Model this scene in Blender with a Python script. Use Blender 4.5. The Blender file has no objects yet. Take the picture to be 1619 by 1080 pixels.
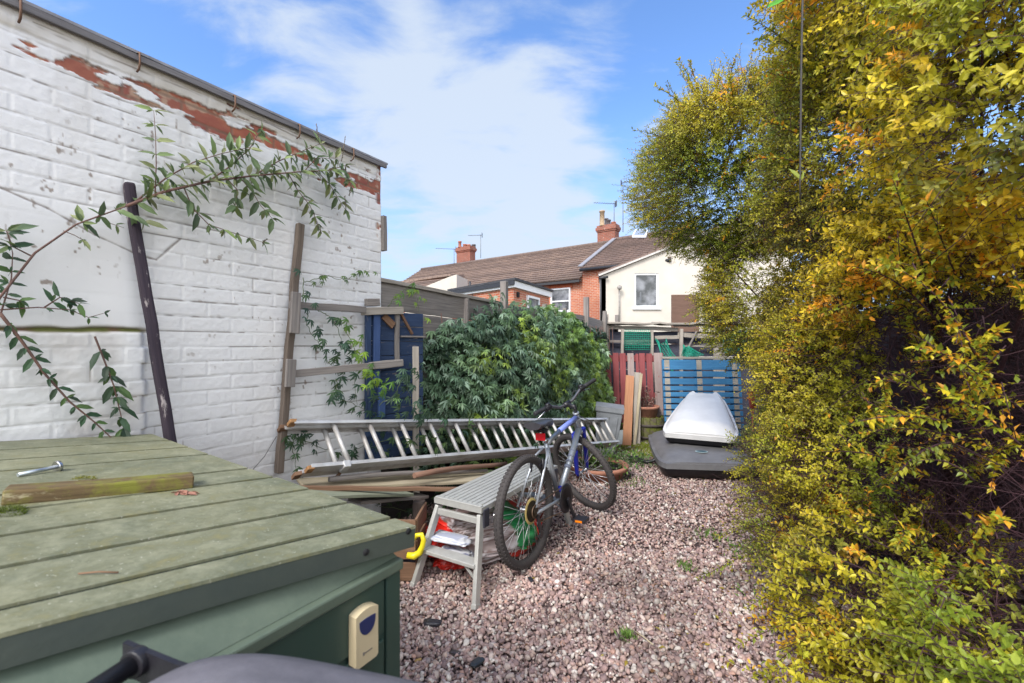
import bpy, bmesh, math, random
import numpy as np
from mathutils import Vector, Matrix
S = bpy.context.scene; COL = S.collection
R = math.radians
random.seed(4); RNG = np.random.default_rng(7)
# ------------------------------------------------------------ camera, sky, sun, exposure
F, CX, HY, CH = 700.0, 809.5, 545.0, 1.35
cam = bpy.data.cameras.new('camera'); co = bpy.data.objects.new('camera', cam); COL.objects.link(co)
co.location = (0, 0, CH); co.rotation_euler = (R(90), 0, 0)
cam.sensor_width = 36; cam.lens = 36*F/1619; cam.shift_y = 5/1619; cam.clip_end = 2000; cam.clip_start = 0.02
cam.dof.use_dof = True; cam.dof.focus_distance = 3.3; cam.dof.aperture_fstop = 4.5
S.camera = co
S.view_settings.view_transform = 'Standard'; S.view_settings.look = 'None'
S.view_settings.exposure = 1.52; S.view_settings.gamma = 1
S.render.engine = 'CYCLES'; S.cycles.use_denoising = True
S.cycles.max_bounces = 6; S.cycles.diffuse_bounces = 3; S.cycles.transparent_max_bounces = 8

SUN_DIR = Vector((-0.46, -0.68, 0.78)).normalized()      # towards the sun
W = bpy.data.worlds.new('World'); S.world = W; W.use_nodes = True
nt = W.node_tree; nt.nodes.clear()
def N(t, **k):
    n = nt.nodes.new(t)
    for a, b in k.items(): setattr(n, a, b)
    return n
def lk(a, b): nt.links.new(a, b)
def math_(op, a, b=None, clamp=False):
    n = N('ShaderNodeMath', operation=op); n.use_clamp = clamp
    for i, v in enumerate((a, b)):
        if v is None: continue
        if isinstance(v, (int, float)): n.inputs[i].default_value = v
        else: lk(v, n.inputs[i])
    return n.outputs[0]
tc = N('ShaderNodeTexCoord')
sky = N('ShaderNodeTexSky', sky_type='NISHITA'); sky.sun_disc = False
sky.sun_elevation = math.asin(SUN_DIR.z); sky.sun_rotation = math.atan2(SUN_DIR.x, SUN_DIR.y)
sky.altitude = 100; sky.air_density = 1.0; sky.dust_density = 0.6; sky.ozone_density = 1.6
sep = N('ShaderNodeSeparateXYZ'); lk(tc.outputs['Generated'], sep.inputs[0])
zz = math_('MAXIMUM', sep.outputs[2], 0.0); zd = math_('ADD', zz, 0.22)
cmb = N('ShaderNodeCombineXYZ'); lk(math_('DIVIDE', sep.outputs[0], zd), cmb.inputs[0]); lk(math_('DIVIDE', sep.outputs[1], zd), cmb.inputs[1])
no = N('ShaderNodeTexNoise'); no.inputs['Scale'].default_value = 3.0; no.inputs['Detail'].default_value = 9; no.inputs['Roughness'].default_value = 0.55; no.inputs['Distortion'].default_value = 0.35
mp = N('ShaderNodeMapping'); mp.inputs['Location'].default_value = (3.1, 1.7, 0); mp.inputs['Scale'].default_value = (1.0, 1.7, 1); lk(cmb.outputs[0], mp.inputs[0]); lk(mp.outputs[0], no.inputs['Vector'])
def pd(px, py):
    return Vector(((px-CX)/F, 1, (HY-py)/F)).normalized()
cover = None
for px, py, wdt, st in ((430, 70, .17, .50), (760, 200, .24, .55), (640, 130, .18, .35), (740, 330, .46, .75), (900, 400, .30, .45), (610, 130, .10, .15), (480, 165, .06, .35), (1180, 110, .06, .2), (660, 60, .07, .25), (1500, 60, .5, .3), (650, -20, .06, .25)):
    d = pd(px, py)
    vs = N('ShaderNodeVectorMath', operation='DISTANCE'); lk(tc.outputs['Generated'], vs.inputs[0]); vs.inputs[1].default_value = d
    mr = N('ShaderNodeMapRange', interpolation_type='SMOOTHSTEP'); lk(vs.outputs['Value'], mr.inputs[0])
    mr.inputs[1].default_value = wdt*1.35; mr.inputs[2].default_value = 0.0; mr.inputs[3].default_value = 0; mr.inputs[4].default_value = st
    cover = mr.outputs[0] if cover is None else math_('ADD', cover, mr.outputs[0])
back = N('ShaderNodeMapRange'); lk(sep.outputs[1], back.inputs[0]); back.inputs[1].default_value = .35; back.inputs[2].default_value = -.3; back.inputs[3].default_value = 0; back.inputs[4].default_value = 1.3  # cloud added behind the camera, out of view, for whiter light on the wall
cover = math_('ADD', cover, back.outputs[0])
den = math_('ADD', no.outputs[0], math_('MULTIPLY', cover, 0.37))
cr = N('ShaderNodeMapRange', interpolation_type='SMOOTHSTEP'); lk(den, cr.inputs[0]); cr.inputs[1].default_value = .60; cr.inputs[2].default_value = .92; cr.inputs[3].default_value = 0; cr.inputs[4].default_value = .88
hz = N('ShaderNodeMapRange', interpolation_type='SMOOTHSTEP'); lk(sep.outputs[2], hz.inputs[0]); hz.inputs[1].default_value = .48; hz.inputs[2].default_value = .03; hz.inputs[3].default_value = 0; hz.inputs[4].default_value = .86
skm = N('ShaderNodeMixRGB', blend_type='MULTIPLY'); skm.inputs[0].default_value = 1; lk(sky.outputs[0], skm.inputs[1]); skm.inputs[2].default_value = (1.0, 1.24, 1.55, 1)
m1 = N('ShaderNodeMixRGB'); lk(hz.outputs[0], m1.inputs[0]); lk(skm.outputs[0], m1.inputs[1]); m1.inputs[2].default_value = (2.8, 3.55, 4.9, 1)
m2 = N('ShaderNodeMixRGB'); lk(cr.outputs[0], m2.inputs[0]); lk(m1.outputs[0], m2.inputs[1]); m2.inputs[2].default_value = (3.5, 3.95, 4.55, 1)
glw = N('ShaderNodeMapRange', interpolation_type='SMOOTHSTEP'); lk(sep.outputs[1], glw.inputs[0]); glw.inputs[1].default_value = .12; glw.inputs[2].default_value = -.55; glw.inputs[3].default_value = 1.0; glw.inputs[4].default_value = 2.75  # unseen sky behind the camera brightened to lift the white wall
wrm = N('ShaderNodeMapRange'); lk(sep.outputs[1], wrm.inputs[0]); wrm.inputs[1].default_value = .12; wrm.inputs[2].default_value = -.4; wrm.inputs[3].default_value = 0; wrm.inputs[4].default_value = 1
m3 = N('ShaderNodeMixRGB'); lk(wrm.outputs[0], m3.inputs[0]); m3.inputs[1].default_value = (1, 1, 1, 1); m3.inputs[2].default_value = (1.16, 1.02, .86, 1)
m4 = N('ShaderNodeMixRGB', blend_type='MULTIPLY'); m4.inputs[0].default_value = 1; lk(m2.outputs[0], m4.inputs[1]); lk(m3.outputs[0], m4.inputs[2])
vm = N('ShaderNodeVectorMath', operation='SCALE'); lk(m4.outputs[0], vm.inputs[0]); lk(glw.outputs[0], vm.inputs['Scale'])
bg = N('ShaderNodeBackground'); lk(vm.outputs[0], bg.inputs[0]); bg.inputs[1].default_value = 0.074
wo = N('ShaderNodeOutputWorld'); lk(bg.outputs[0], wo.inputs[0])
sd = bpy.data.lights.new('sun', 'SUN'); sd.energy = 1.45; sd.angle = R(20); sd.color = (1, .95, .88)
so = bpy.data.objects.new('sun', sd); COL.objects.link(so); so.rotation_euler = SUN_DIR.to_track_quat('Z', 'Y').to_euler()

# ------------------------------------------------------------ helpers
def at(px, py, Y): return Vector(((px-CX)/F*Y, Y, CH-(py-HY)/F*Y))
def onz(px, py, z):
    Y = (CH-z)*F/(py-HY); return at(px, py, Y)
def onplane(px, py, p0, n):
    d = Vector(((px-CX)/F, 1, -(py-HY)/F)); o = Vector((0, 0, CH)); n = Vector(n)
    t = (Vector(p0)-o).dot(n)/d.dot(n); return o+d*t
def tag(o, label=None, cat=None, group=None, kind=None):
    if label: o['label'] = label
    if cat: o['category'] = cat
    if group: o['group'] = group
    if kind: o['kind'] = kind
    return o
def empty(name, loc=(0, 0, 0), label=None, cat=None, group=None, rz=0):
    o = bpy.data.objects.new(name, None); COL.objects.link(o); o.location = loc; o.rotation_euler[2] = rz
    o.empty_display_size = .1
    return tag(o, label, cat, group)
def frame(x, y, z=None):
    x = Vector(x).normalized(); y = Vector(y); y = (y-x*y.dot(x)).normalized()
    return x, y, x.cross(y)
class MB:
    def __init__(s): s.v = []; s.f = []; s.uv = []; s.r = []; s.sm = []; s.mi = []; s.m = 0
    def _face(s, idx, uvs, r, sm=False):
        s.f.append(idx); s.uv.append(uvs); s.r.append(r); s.sm.append(sm); s.mi.append(s.m)
    def beam(s, p0, p1, w, h, up=(0, 0, 1), taper=1, rough=0, off=(0, 0)):
        """box from p0 to p1, w across, h along up"""
        p0, p1 = Vector(p0), Vector(p1); a = p1-p0; L = a.length; a.normalize(); up = Vector(up)
        if abs(a.dot(up.normalized())) > .98: up = Vector((0, 1, 0)) if abs(a.y) < .9 else Vector((1, 0, 0))
        sd_ = a.cross(up).normalized(); up = sd_.cross(a).normalized()
        n = max(1, int(L/.12)) if rough else 1
        b = len(s.v); u0 = random.random()*40; v0 = random.random()*40; r = random.random()
        jit = lambda: random.uniform(-rough, rough)
        for i in range(n+1):
            t = i/n; k = 1+(taper-1)*t; q = p0+a*L*t+sd_*jit()+up*jit()
            for sx, sy in ((-1, -1), (1, -1), (1, 1), (-1, 1)):
                s.v.append(q+sd_*(sx*w/2*k+off[0])+up*(sy*h/2*k+off[1]))
        per = [0, w, w+h, 2*w+h, 2*w+2*h]
        for i in range(n):
            for k in range(4):
                A = b+4*i+k; B = b+4*i+(k+1) % 4
                u1, u2 = u0+L*i/n, u0+L*(i+1)/n
                s._face((A, B, B+4, A+4), ((u1, v0+per[k]), (u1, v0+per[k+1]), (u2, v0+per[k+1]), (u2, v0+per[k])), r)
        e = b+4*n
        s._face((b+3, b+2, b+1, b), ((u0, v0), (u0+.02, v0), (u0+.02, v0+h), (u0, v0+h)), r)
        s._face((e, e+1, e+2, e+3), ((u0, v0), (u0+.02, v0), (u0+.02, v0+h), (u0, v0+h)), r)
        return s
    def box(s, c, size, rz=0):
        c = Vector(c); M = Matrix.Rotation(rz, 3, 'Z'); x = M@Vector((size[0]/2, 0, 0))
        if size[0] >= size[1]: return s.beam(c-x, c+x, size[1], size[2])
        y = M@Vector((0, size[1]/2, 0)); return s.beam(c-y, c+y, size[0], size[2])
    def tube(s, pts, rad, n=10, cap=True, closed=False):
        pts = [Vector(p) for p in pts]; m = len(pts)
        rad = [rad]*m if isinstance(rad, (int, float)) else rad
        b = len(s.v); r = random.random(); u0 = random.random()*20; nrm = None; us = [0]
        for i in range(1, m): us.append(us[-1]+(pts[i]-pts[i-1]).length)
        for i, p in enumerate(pts):
            if closed: t = pts[(i+1) % m]-pts[i-1]
            else: t = pts[min(i+1, m-1)]-pts[max(i-1, 0)]
            t = t.normalized() if t.length > 1e-9 else Vector((0, 0, 1))
            if nrm is None:
                nrm = t.orthogonal().normalized()
                if closed: nrm = t.cross(Vector((0, .03, 1))).cross(t).normalized()
            nrm = (nrm-t*nrm.dot(t)).normalized(); bn = t.cross(nrm)
            for k in range(n):
                a = 2*math.pi*k/n; s.v.append(p+(nrm*math.cos(a)+bn*math.sin(a))*rad[i])
        C = 2*math.pi*max(rad)
        for i in range(m if closed else m-1):
            j = (i+1) % m
            for k in range(n):
                k2 = (k+1) % n; uu = us[j] if j else us[-1]+.05
                s._face((b+i*n+k, b+i*n+k2, b+j*n+k2, b+j*n+k), ((u0+us[i], C*k/n), (u0+us[i], C*(k+1)/n), (u0+uu, C*(k+1)/n), (u0+uu, C*k/n)), r, True)
        if cap and not closed:
            s._face(tuple(b+k for k in range(n))[::-1], tuple((u0, 0) for _ in range(n)), r)
            s._face(tuple(b+(m-1)*n+k for k in range(n)), tuple((u0, 0) for _ in range(n)), r)
        return s
    def lathe(s, prof, c=(0, 0, 0), axis=(0, 0, 1), n=32, sm=True):
        """prof: (radius, height) list"""
        c = Vector(c); ax = Vector(axis).normalized(); x = ax.orthogonal().normalized(); y = ax.cross(x)
        b = len(s.v); r = random.random(); m = len(prof)
        for (rr, h) in prof:
            for k in range(n):
                a = 2*math.pi*k/n; s.v.append(c+ax*h+(x*math.cos(a)+y*math.sin(a))*rr)
        for i in range(m-1):
            for k in range(n):
                k2 = (k+1) % n
                s._face((b+i*n+k, b+i*n+k2, b+(i+1)*n+k2, b+(i+1)*n+k), ((k/n, prof[i][1]), ((k+1)/n, prof[i][1]), ((k+1)/n, prof[i+1][1]), (k/n, prof[i+1][1])), r, sm)
        if prof[0][0] > 1e-4: s._face(tuple(b+k for k in range(n))[::-1], ((0, 0),)*n, r)
        if prof[-1][0] > 1e-4: s._face(tuple(b+(m-1)*n+k for k in range(n)), ((0, 0),)*n, r)
        return s
    def poly(s, pts, uvs=None, r=None):
        b = len(s.v); pts = [Vector(p) for p in pts]; s.v += pts
        if uvs is None:
            n = (pts[1]-pts[0]).cross(pts[2]-pts[0]).normalized()
            if abs(n.z) < .95:
                h = Vector((0, 0, 1)).cross(n).normalized(); up = n.cross(h)
            else: h = Vector((1, 0, 0)); up = Vector((0, 1, 0))
            uvs = tuple((p.dot(h), p.dot(up)) for p in pts)
        s._face(tuple(range(b, b+len(pts))), uvs, random.random() if r is None else r); return s
    def slab(s, pts, d):
        """polygon pts extruded by vector d, closed"""
        pts = [Vector(p) for p in pts]; d = Vector(d); q = [p+d for p in pts]; r = random.random()
        n = (pts[1]-pts[0]).cross(pts[2]-pts[0])
        if n.dot(d) > 0: pts, q = pts[::-1], q[::-1]
        s.poly(pts, None, r); s.poly(q[::-1], None, r)
        m = len(pts)
        for i in range(m): s.poly([pts[(i+1) % m], pts[i], q[i], q[(i+1) % m]], None, r)
        return s
    def grid(s, P, sm=True, uvscale=None, closed_u=False):
        """P[i][j] grid of points"""
        b = len(s.v); r = random.random(); a = len(P); c = len(P[0])
        for row in P: s.v += [Vector(p) for p in row]
        for i in range(a-1):
            for j in range(c if closed_u else c-1):
                j2 = (j+1) % c
                s._face((b+i*c+j, b+i*c+j2, b+(i+1)*c+j2, b+(i+1)*c+j), ((j/c, i/a), ((j+1)/c, i/a), ((j+1)/c, (i+1)/a), (j/c, (i+1)/a)), r, sm)
        return s
    def build(s, name, mat, parent=None, bevel=0, M=None, seg=2):
        me = bpy.data.meshes.new(name)
        vs = s.v if M is None else [M@v for v in s.v]
        me.from_pydata([tuple(v) for v in vs], [], s.f)
        uvl = me.uv_layers.new(name='UVMap')
        uvl.data.foreach_set('uv', np.array([c for f in s.uv for c in f], dtype=np.float32).ravel())
        at_ = me.attributes.new('rnd', 'FLOAT', 'FACE'); at_.data.foreach_set('value', np.array(s.r, dtype=np.float32))
        me.polygons.foreach_set('use_smooth', np.array(s.sm, dtype=bool))
        for mm in (mat if isinstance(mat, (list, tuple)) else [mat]): me.materials.append(mm)
        me.polygons.foreach_set('material_index', np.array(s.mi, dtype=np.int32))
        me.update()
        o = bpy.data.objects.new(name, me); COL.objects.link(o)
        if parent is not None: o.parent = parent
        if bevel:
            bm_ = o.modifiers.new('bevel', 'BEVEL'); bm_.width = bevel; bm_.segments = seg; bm_.limit_method = 'ANGLE'; bm_.angle_limit = R(40)
        return o
def copy_tree(o, parent=None):
    kids = list(o.children); c = o.copy(); COL.objects.link(c)
    if parent is not None: c.parent = parent
    for k in kids: copy_tree(k, c)
    return c

# ------------------------------------------------------------ materials
class MT:
    def __init__(s, name):
        s.m = bpy.data.materials.new(name); s.m.use_nodes = True; s.t = s.m.node_tree; s.t.nodes.clear()
        s.o = s.n('ShaderNodeOutputMaterial'); s.b = s.n('ShaderNodeBsdfPrincipled'); s.l(s.b.outputs[0], s.o.inputs[0])
    def n(s, t, **k):
        n = s.t.nodes.new(t)
        for a, b in k.items(): setattr(n, a, b)
        return n
    def l(s, a, b): s.t.links.new(a, b)
    def uv(s): return s.n('ShaderNodeUVMap').outputs[0]
    def obj(s): return s.n('ShaderNodeNewGeometry').outputs['Position']
    def attr(s, name, out='Fac'):
        a = s.n('ShaderNodeAttribute'); a.attribute_name = name; return a.outputs[out]
    def map(s, vec, sc): 
        m = s.n('ShaderNodeMapping'); m.inputs['Scale'].default_value = sc; s.l(vec, m.inputs[0]); return m.outputs[0]
    def noise(s, vec, scale, detail=4, rough=.55, dist=0):
        m = s.n('ShaderNodeTexNoise'); s.l(vec, m.inputs['Vector']); m.inputs['Scale'].default_value = scale; m.inputs['Detail'].default_value = detail; m.inputs['Roughness'].default_value = rough; m.inputs['Distortion'].default_value = dist
        return m.outputs[0]
    def rng(s, v, a, b, c=0, d=1, smooth=False):
        m = s.n('ShaderNodeMapRange'); 
        if smooth: m.interpolation_type = 'SMOOTHSTEP'
        s.l(v, m.inputs[0]); 
        for i, x in enumerate((a, b, c, d)): m.inputs[i+1].default_value = x
        return m.outputs[0]
    def mix(s, f, a, b, mode='MIX'):
        m = s.n('ShaderNodeMixRGB', blend_type=mode)
        for i, x in enumerate((f, a, b)):
            if isinstance(x, (int, float)): m.inputs[i].default_value = x
            elif isinstance(x, (tuple, list)): m.inputs[i].default_value = (*x[:3], 1)
            else: s.l(x, m.inputs[i])
        return m.outputs[0]
    def mul(s, a, b, op='MULTIPLY'):
        m = s.n('ShaderNodeMath', operation=op)
        for i, x in enumerate((a, b)):
            if isinstance(x, (int, float)): m.inputs[i].default_value = x
            else: s.l(x, m.inputs[i])
        return m.outputs[0]
    def col(s, c):
        if isinstance(c, (tuple, list)): s.b.inputs['Base Color'].default_value = (*c[:3], 1)
        else: s.l(c, s.b.inputs['Base Color'])
        return s
    def set(s, rough=.6, metal=0, spec=.5):
        if isinstance(rough, (int, float)): s.b.inputs['Roughness'].default_value = rough
        else: s.l(rough, s.b.inputs['Roughness'])
        s.b.inputs['Metallic'].default_value = metal; s.b.inputs['Specular IOR Level'].default_value = spec; return s
    def bump(s, h, strength=.3, dist=.01):
        b = s.n('ShaderNodeBump'); b.inputs['Strength'].default_value = strength; b.inputs['Distance'].default_value = dist
        s.l(h, b.inputs['Height']); s.l(b.outputs[0], s.b.inputs['Normal']); return s
def m_plain(name, c, rough=.6, metal=0, var=.25, scale=14, bump=.15, spec=.5, c2=None):
    m = MT(name); p = m.obj(); n1 = m.noise(p, scale, 6, .6)
    dark = c2 if c2 else tuple(x*(1-var) for x in c); lite = tuple(min(1, x*(1+var*.6)) for x in c)
    m.col(m.mix(m.rng(n1, .3, .7), dark, lite)).set(rough, metal, spec)
    if bump: m.bump(m.noise(p, scale*9, 3), bump, .003)
    return m.m
def m_wood(name, c, c2, grain=1.0, moss=None, peel=None, rough=.85, bump=.5):
    m = MT(name); uv = m.uv()
    g = m.noise(m.map(uv, (3.0*grain, 70*grain, 1)), 1, 6, .65, .3); g2 = m.noise(m.map(uv, (1.2, 6, 1)), 1.5, 3)
    k = m.mix(m.rng(g, .32, .68), c2, c)
    k = m.mix(m.rng(g2, .3, .7, 0, .45), k, tuple(x*.55 for x in c2))
    k = m.mix(m.rng(m.attr('rnd'), 0, 1, 0, .3), k, tuple(x*.6 for x in c))
    if peel:
        q = m.noise(m.map(uv, (5, 16, 1)), 1.3, 7, .7); k = m.mix(m.rng(q, peel[1], peel[1]+.05), k, peel[0])
    if moss:
        q = m.noise(m.obj(), 9, 6, .7); k = m.mix(m.rng(q, moss[1], moss[1]+.15), k, moss[0])
    m.col(k).set(rough, 0, .3).bump(g, bump, .004); return m.m
def m_leaf(name, trans=.3, rough=.45):
    m = MT(name); c = m.attr('col', 'Color')
    n1 = m.noise(m.obj(), 220, 2)
    k = m.mix(m.rng(n1, .3, .7, 0, .3), c, (.5, .5, .5), 'MULTIPLY'); m.col(k).set(rough, 0, .45)
    t = m.n('ShaderNodeBsdfTranslucent'); m.l(c, t.inputs[0]); x = m.n('ShaderNodeMixShader'); x.inputs[0].default_value = trans
    m.l(m.b.outputs[0], x.inputs[1]); m.l(t.outputs[0], x.inputs[2]); m.l(x.outputs[0], m.o.inputs[0]); return m.m
def m_attr(name, rough=.8, spec=.3, bs=0, scale=200):
    m = MT(name); m.col(m.attr('col', 'Color')).set(rough, 0, spec)
    if bs: m.bump(m.noise(m.obj(), scale, 3), bs, .003)
    return m.m
def m_brick(name, c1, c2, mortar, bw=.225, rh=.075, ms=.010, rough=.85):
    m = MT(name); b = m.n('ShaderNodeTexBrick'); m.l(m.uv(), b.inputs['Vector']); b.inputs['Scale'].default_value = 1
    b.inputs['Brick Width'].default_value = bw; b.inputs['Row Height'].default_value = rh; b.inputs['Mortar Size'].default_value = ms
    b.inputs['Color1'].default_value = (*c1, 1); b.inputs['Color2'].default_value = (*c2, 1); b.inputs['Mortar'].default_value = (*mortar, 1); b.inputs['Mortar Smooth'].default_value = .3
    n1 = m.noise(m.obj(), 1.3, 5, .6); k = m.mix(m.rng(n1, .35, .7, 0, .5), b.outputs[0], tuple(x*.5 for x in c1))
    n2 = m.noise(m.obj(), 7, 5, .7); k = m.mix(m.rng(n2, .62, .72, 0, .6), k, (.62, .5, .42))
    m.col(k).set(rough).bump(b.outputs['Fac'], -.4, .01); return m.m
WOODG = m_wood('weathered_grey_wood', (.36, .325, .30), (.17, .15, .145))
WOODG2 = m_wood('pale_grey_wood', (.50, .45, .40), (.27, .24, .21))
WOODB = m_wood('brown_wood', (.30, .175, .11), (.16, .09, .055))
WOODO = m_wood('orange_wood', (.58, .29, .16), (.42, .20, .11), moss=((.16, .17, .04), .66))
WOODD = m_wood('dark_purple_wood', (.075, .055, .070), (.028, .022, .036), peel=((.34, .30, .30), .59))
WOODMOSS = m_wood('mossy_post_wood', (.24, .19, .155), (.11, .085, .07), moss=((.10, .10, .02), .62))
WOODSTRIPE = m_wood('pale_cream_wood', (.55, .47, .34), (.36, .30, .20))
BLUEW = m_wood('blue_painted_wood', (.050, .085, .175), (.024, .042, .095), peel=((.20, .18, .18), .60))
BLUEL = m_wood('light_blue_painted_wood', (.075, .13, .30), (.045, .085, .22), peel=((.35, .34, .36), .66))
REDP = m_wood('red_painted_wood', (.34, .095, .10), (.24, .06, .065), peel=((.42, .33, .31), .66))
BLUEP = m_wood('blue_pallet_wood', (.075, .27, .50), (.05, .19, .40), peel=((.36, .34, .30), .67))
REDPW = m_wood('worn_red_wood', (.44, .37, .35), (.34, .24, .23), peel=((.33, .08, .08), .60))
BLUEPW = m_wood('worn_blue_wood', (.48, .44, .38), (.32, .29, .25), peel=((.06, .22, .45), .60))
ALU = m_plain('aluminium', (.62, .62, .63), .45, .4, .18, 9, .1, c2=(.46, .45, .44))
ALUD = m_plain('aluminium_worn', (.54, .53, .52), .5, .35, .3, 12, .12, c2=(.36, .33, .31))
BENCHM = m_plain('grey_painted_metal', (.50, .50, .48), .45, .35, .12, 20, .05)
BLACKP = m_plain('black_plastic', (.018, .017, .022), .42, 0, .3, 30, .15)
BINP = m_plain('dark_bin_plastic', (.075, .07, .085), .45, 0, .25, 7, .3, c2=(.20, .19, .215))
DARK = m_plain('dark_hole', (.012, .012, .014), .9)
GREYP = m_plain('grey_plastic', (.22, .235, .26), .5, 0, .2, 12)
TERRA = m_plain('terracotta', (.42, .19, .125), .85, 0, .35, 10, .3)
STEEL = m_plain('steel', (.55, .55, .57), .25, 1, .1, 30, 0)
WHITEM = m_plain('white_upvc', (.78, .80, .84), .35, 0, .04, 4, 0)
def tri_noise(P, f, seed=0):
    r = np.random.default_rng(seed); o = np.zeros(len(P))
    for k in range(6):
        d = r.normal(size=3); d /= np.linalg.norm(d); o += np.sin(P@d*f*(1+.35*k)+r.random()*6.28)/(1+.25*k)
    return o/3.2
def vnoise(x, y, seed=0):
    xi = np.floor(x).astype(np.int64); yi = np.floor(y).astype(np.int64); fx = x-xi; fy = y-yi
    fx = fx*fx*(3-2*fx); fy = fy*fy*(3-2*fy)
    def h(a, b):
        n = (a*374761393+b*668265263+seed*982451653) & 0xffffffff
        n = ((n ^ (n >> 13))*1274126177) & 0xffffffff
        return ((n ^ (n >> 16)) & 0xffff)/65535.0
    return (h(xi, yi)*(1-fx)+h(xi+1, yi)*fx)*(1-fy)+(h(xi, yi+1)*(1-fx)+h(xi+1, yi+1)*fx)*fy
def fbm(x, y, o=4, seed=0):
    t = 0; a = 1; s_ = 0
    for i in range(o): t = t+a*vnoise(x*2**i, y*2**i, seed+i); s_ += a; a *= .5
    return t/s_
def mesh_np(name, V, Fc, mat, parent=None, col=None, smooth=False, mi=None):
    """V (n,3), Fc (m,k) same-size faces"""
    me = bpy.data.meshes.new(name); V = np.asarray(V, np.float32); Fc = np.asarray(Fc, np.int32); m, k = Fc.shape
    me.vertices.add(len(V)); me.vertices.foreach_set('co', V.ravel())
    me.loops.add(m*k); me.loops.foreach_set('vertex_index', Fc.ravel())
    me.polygons.add(m); me.polygons.foreach_set('loop_start', np.arange(0, m*k, k, dtype=np.int32))
    try: me.polygons.foreach_set('loop_total', np.full(m, k, dtype=np.int32))
    except Exception: pass
    me.polygons.foreach_set('use_smooth', np.full(m, smooth, dtype=bool))
    me.update(calc_edges=True)
    if col is not None:
        a = me.attributes.new('col', 'FLOAT_COLOR', 'POINT'); c = np.ones((len(V), 4), np.float32); c[:, :3] = col; a.data.foreach_set('color', c.ravel())
    me.materials.append(mat)
    o = bpy.data.objects.new(name, me); COL.objects.link(o)
    if parent is not None: o.parent = parent
    return o
def nrmz(a): return a/np.maximum(np.linalg.norm(a, axis=1, keepdims=True), 1e-9)
def leaves(name, P, D, U, L, wr, C, mat, parent=None, detail=1, droop=.12):
    """P base, D axis, U rough normal, L length, wr width ratio, C colour"""
    P = np.asarray(P); D = nrmz(np.asarray(D)); Sd = nrmz(np.cross(D, U)); Nn = np.cross(Sd, D); n = len(P)
    L = np.asarray(L)[:, None]; w = L*(wr if np.isscalar(wr) else np.asarray(wr)[:, None])*.5
    if detail == 0:
        V = np.stack([P, P+D*L*.5+Sd*w, P+D*L-Nn*L*droop, P+D*L*.5-Sd*w], 1); Fb = np.array([[0, 3, 2], [0, 2, 1]])
    elif detail == 1:
        V = np.stack([P, P+D*L*.42+Sd*w+Nn*w*.35, P+D*L*.45, P+D*L*.42-Sd*w+Nn*w*.35, P+D*L-Nn*L*droop], 1)
        Fb = np.array([[0, 2, 1], [0, 3, 2], [1, 2, 4], [2, 3, 4]])
    else:
        q = Nn*L*droop
        V = np.stack([P, P+D*L*.25+Sd*w*.85+Nn*w*.3, P+D*L*.25, P+D*L*.25-Sd*w*.85+Nn*w*.3,
                      P+D*L*.62+Sd*w*.88+Nn*w*.3-q*.4, P+D*L*.65-q*.4, P+D*L*.62-Sd*w*.88+Nn*w*.3-q*.4, P+D*L-q], 1)
        Fb = np.array([[0, 2, 1], [0, 3, 2], [1, 2, 5], [1, 5, 4], [2, 3, 6], [2, 6, 5], [4, 5, 7], [5, 6, 7]])
    k = V.shape[1]; Fc = (np.arange(n)[:, None, None]*k+Fb[None]).reshape(-1, 3)
    return mesh_np(name, V.reshape(-1, 3), Fc, mat, parent, np.repeat(C, k, 0))
# ------------------------------------------------------------ setting: ground, gravel, moss
g = MT('soil_and_gravel'); p = g.obj()
vo = g.n('ShaderNodeTexVoronoi'); g.l(p, vo.inputs['Vector']); vo.inputs['Scale'].default_value = 55
k = g.mix(g.rng(vo.outputs['Distance'], 0, .7), g.mix(vo.outputs['Color'], (.40, .28, .25), (.2, .14, .14)), (.045, .03, .03))
far = g.rng(g.n('ShaderNodeSeparateXYZ').inputs[0].node.outputs[1], 6.6, 7.2)
sepn = [n for n in g.t.nodes if n.bl_idname == 'ShaderNodeSeparateXYZ'][0]; g.l(p, sepn.inputs[0])
k = g.mix(far, k, g.mix(g.rng(g.noise(p, .8, 5), .35, .65), (.06, .085, .03), (.12, .10, .07)))
g.col(k).set(.95, 0, .2).bump(vo.outputs['Distance'], -.8, .012)
b = MB()
n_ = 40
xs = [-400, -60, -12]+[-6+.5*i for i in range(25)]+[12, 60, 400]; ys = [-400, -60, -8]+[-2+.5*i for i in range(21)]+[12, 60, 400]
P = [[(x, y, .012*math.sin(x*1.7+1)*math.cos(y*1.3) if abs(x) < 7 and -2 < y < 8.5 else 0) for x in xs] for y in ys]
b.grid(P); tag(b.build('ground', g.m), kind='structure')
def gz(x, y): return .012*np.sin(x*1.7+1)*np.cos(y*1.3)
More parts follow.
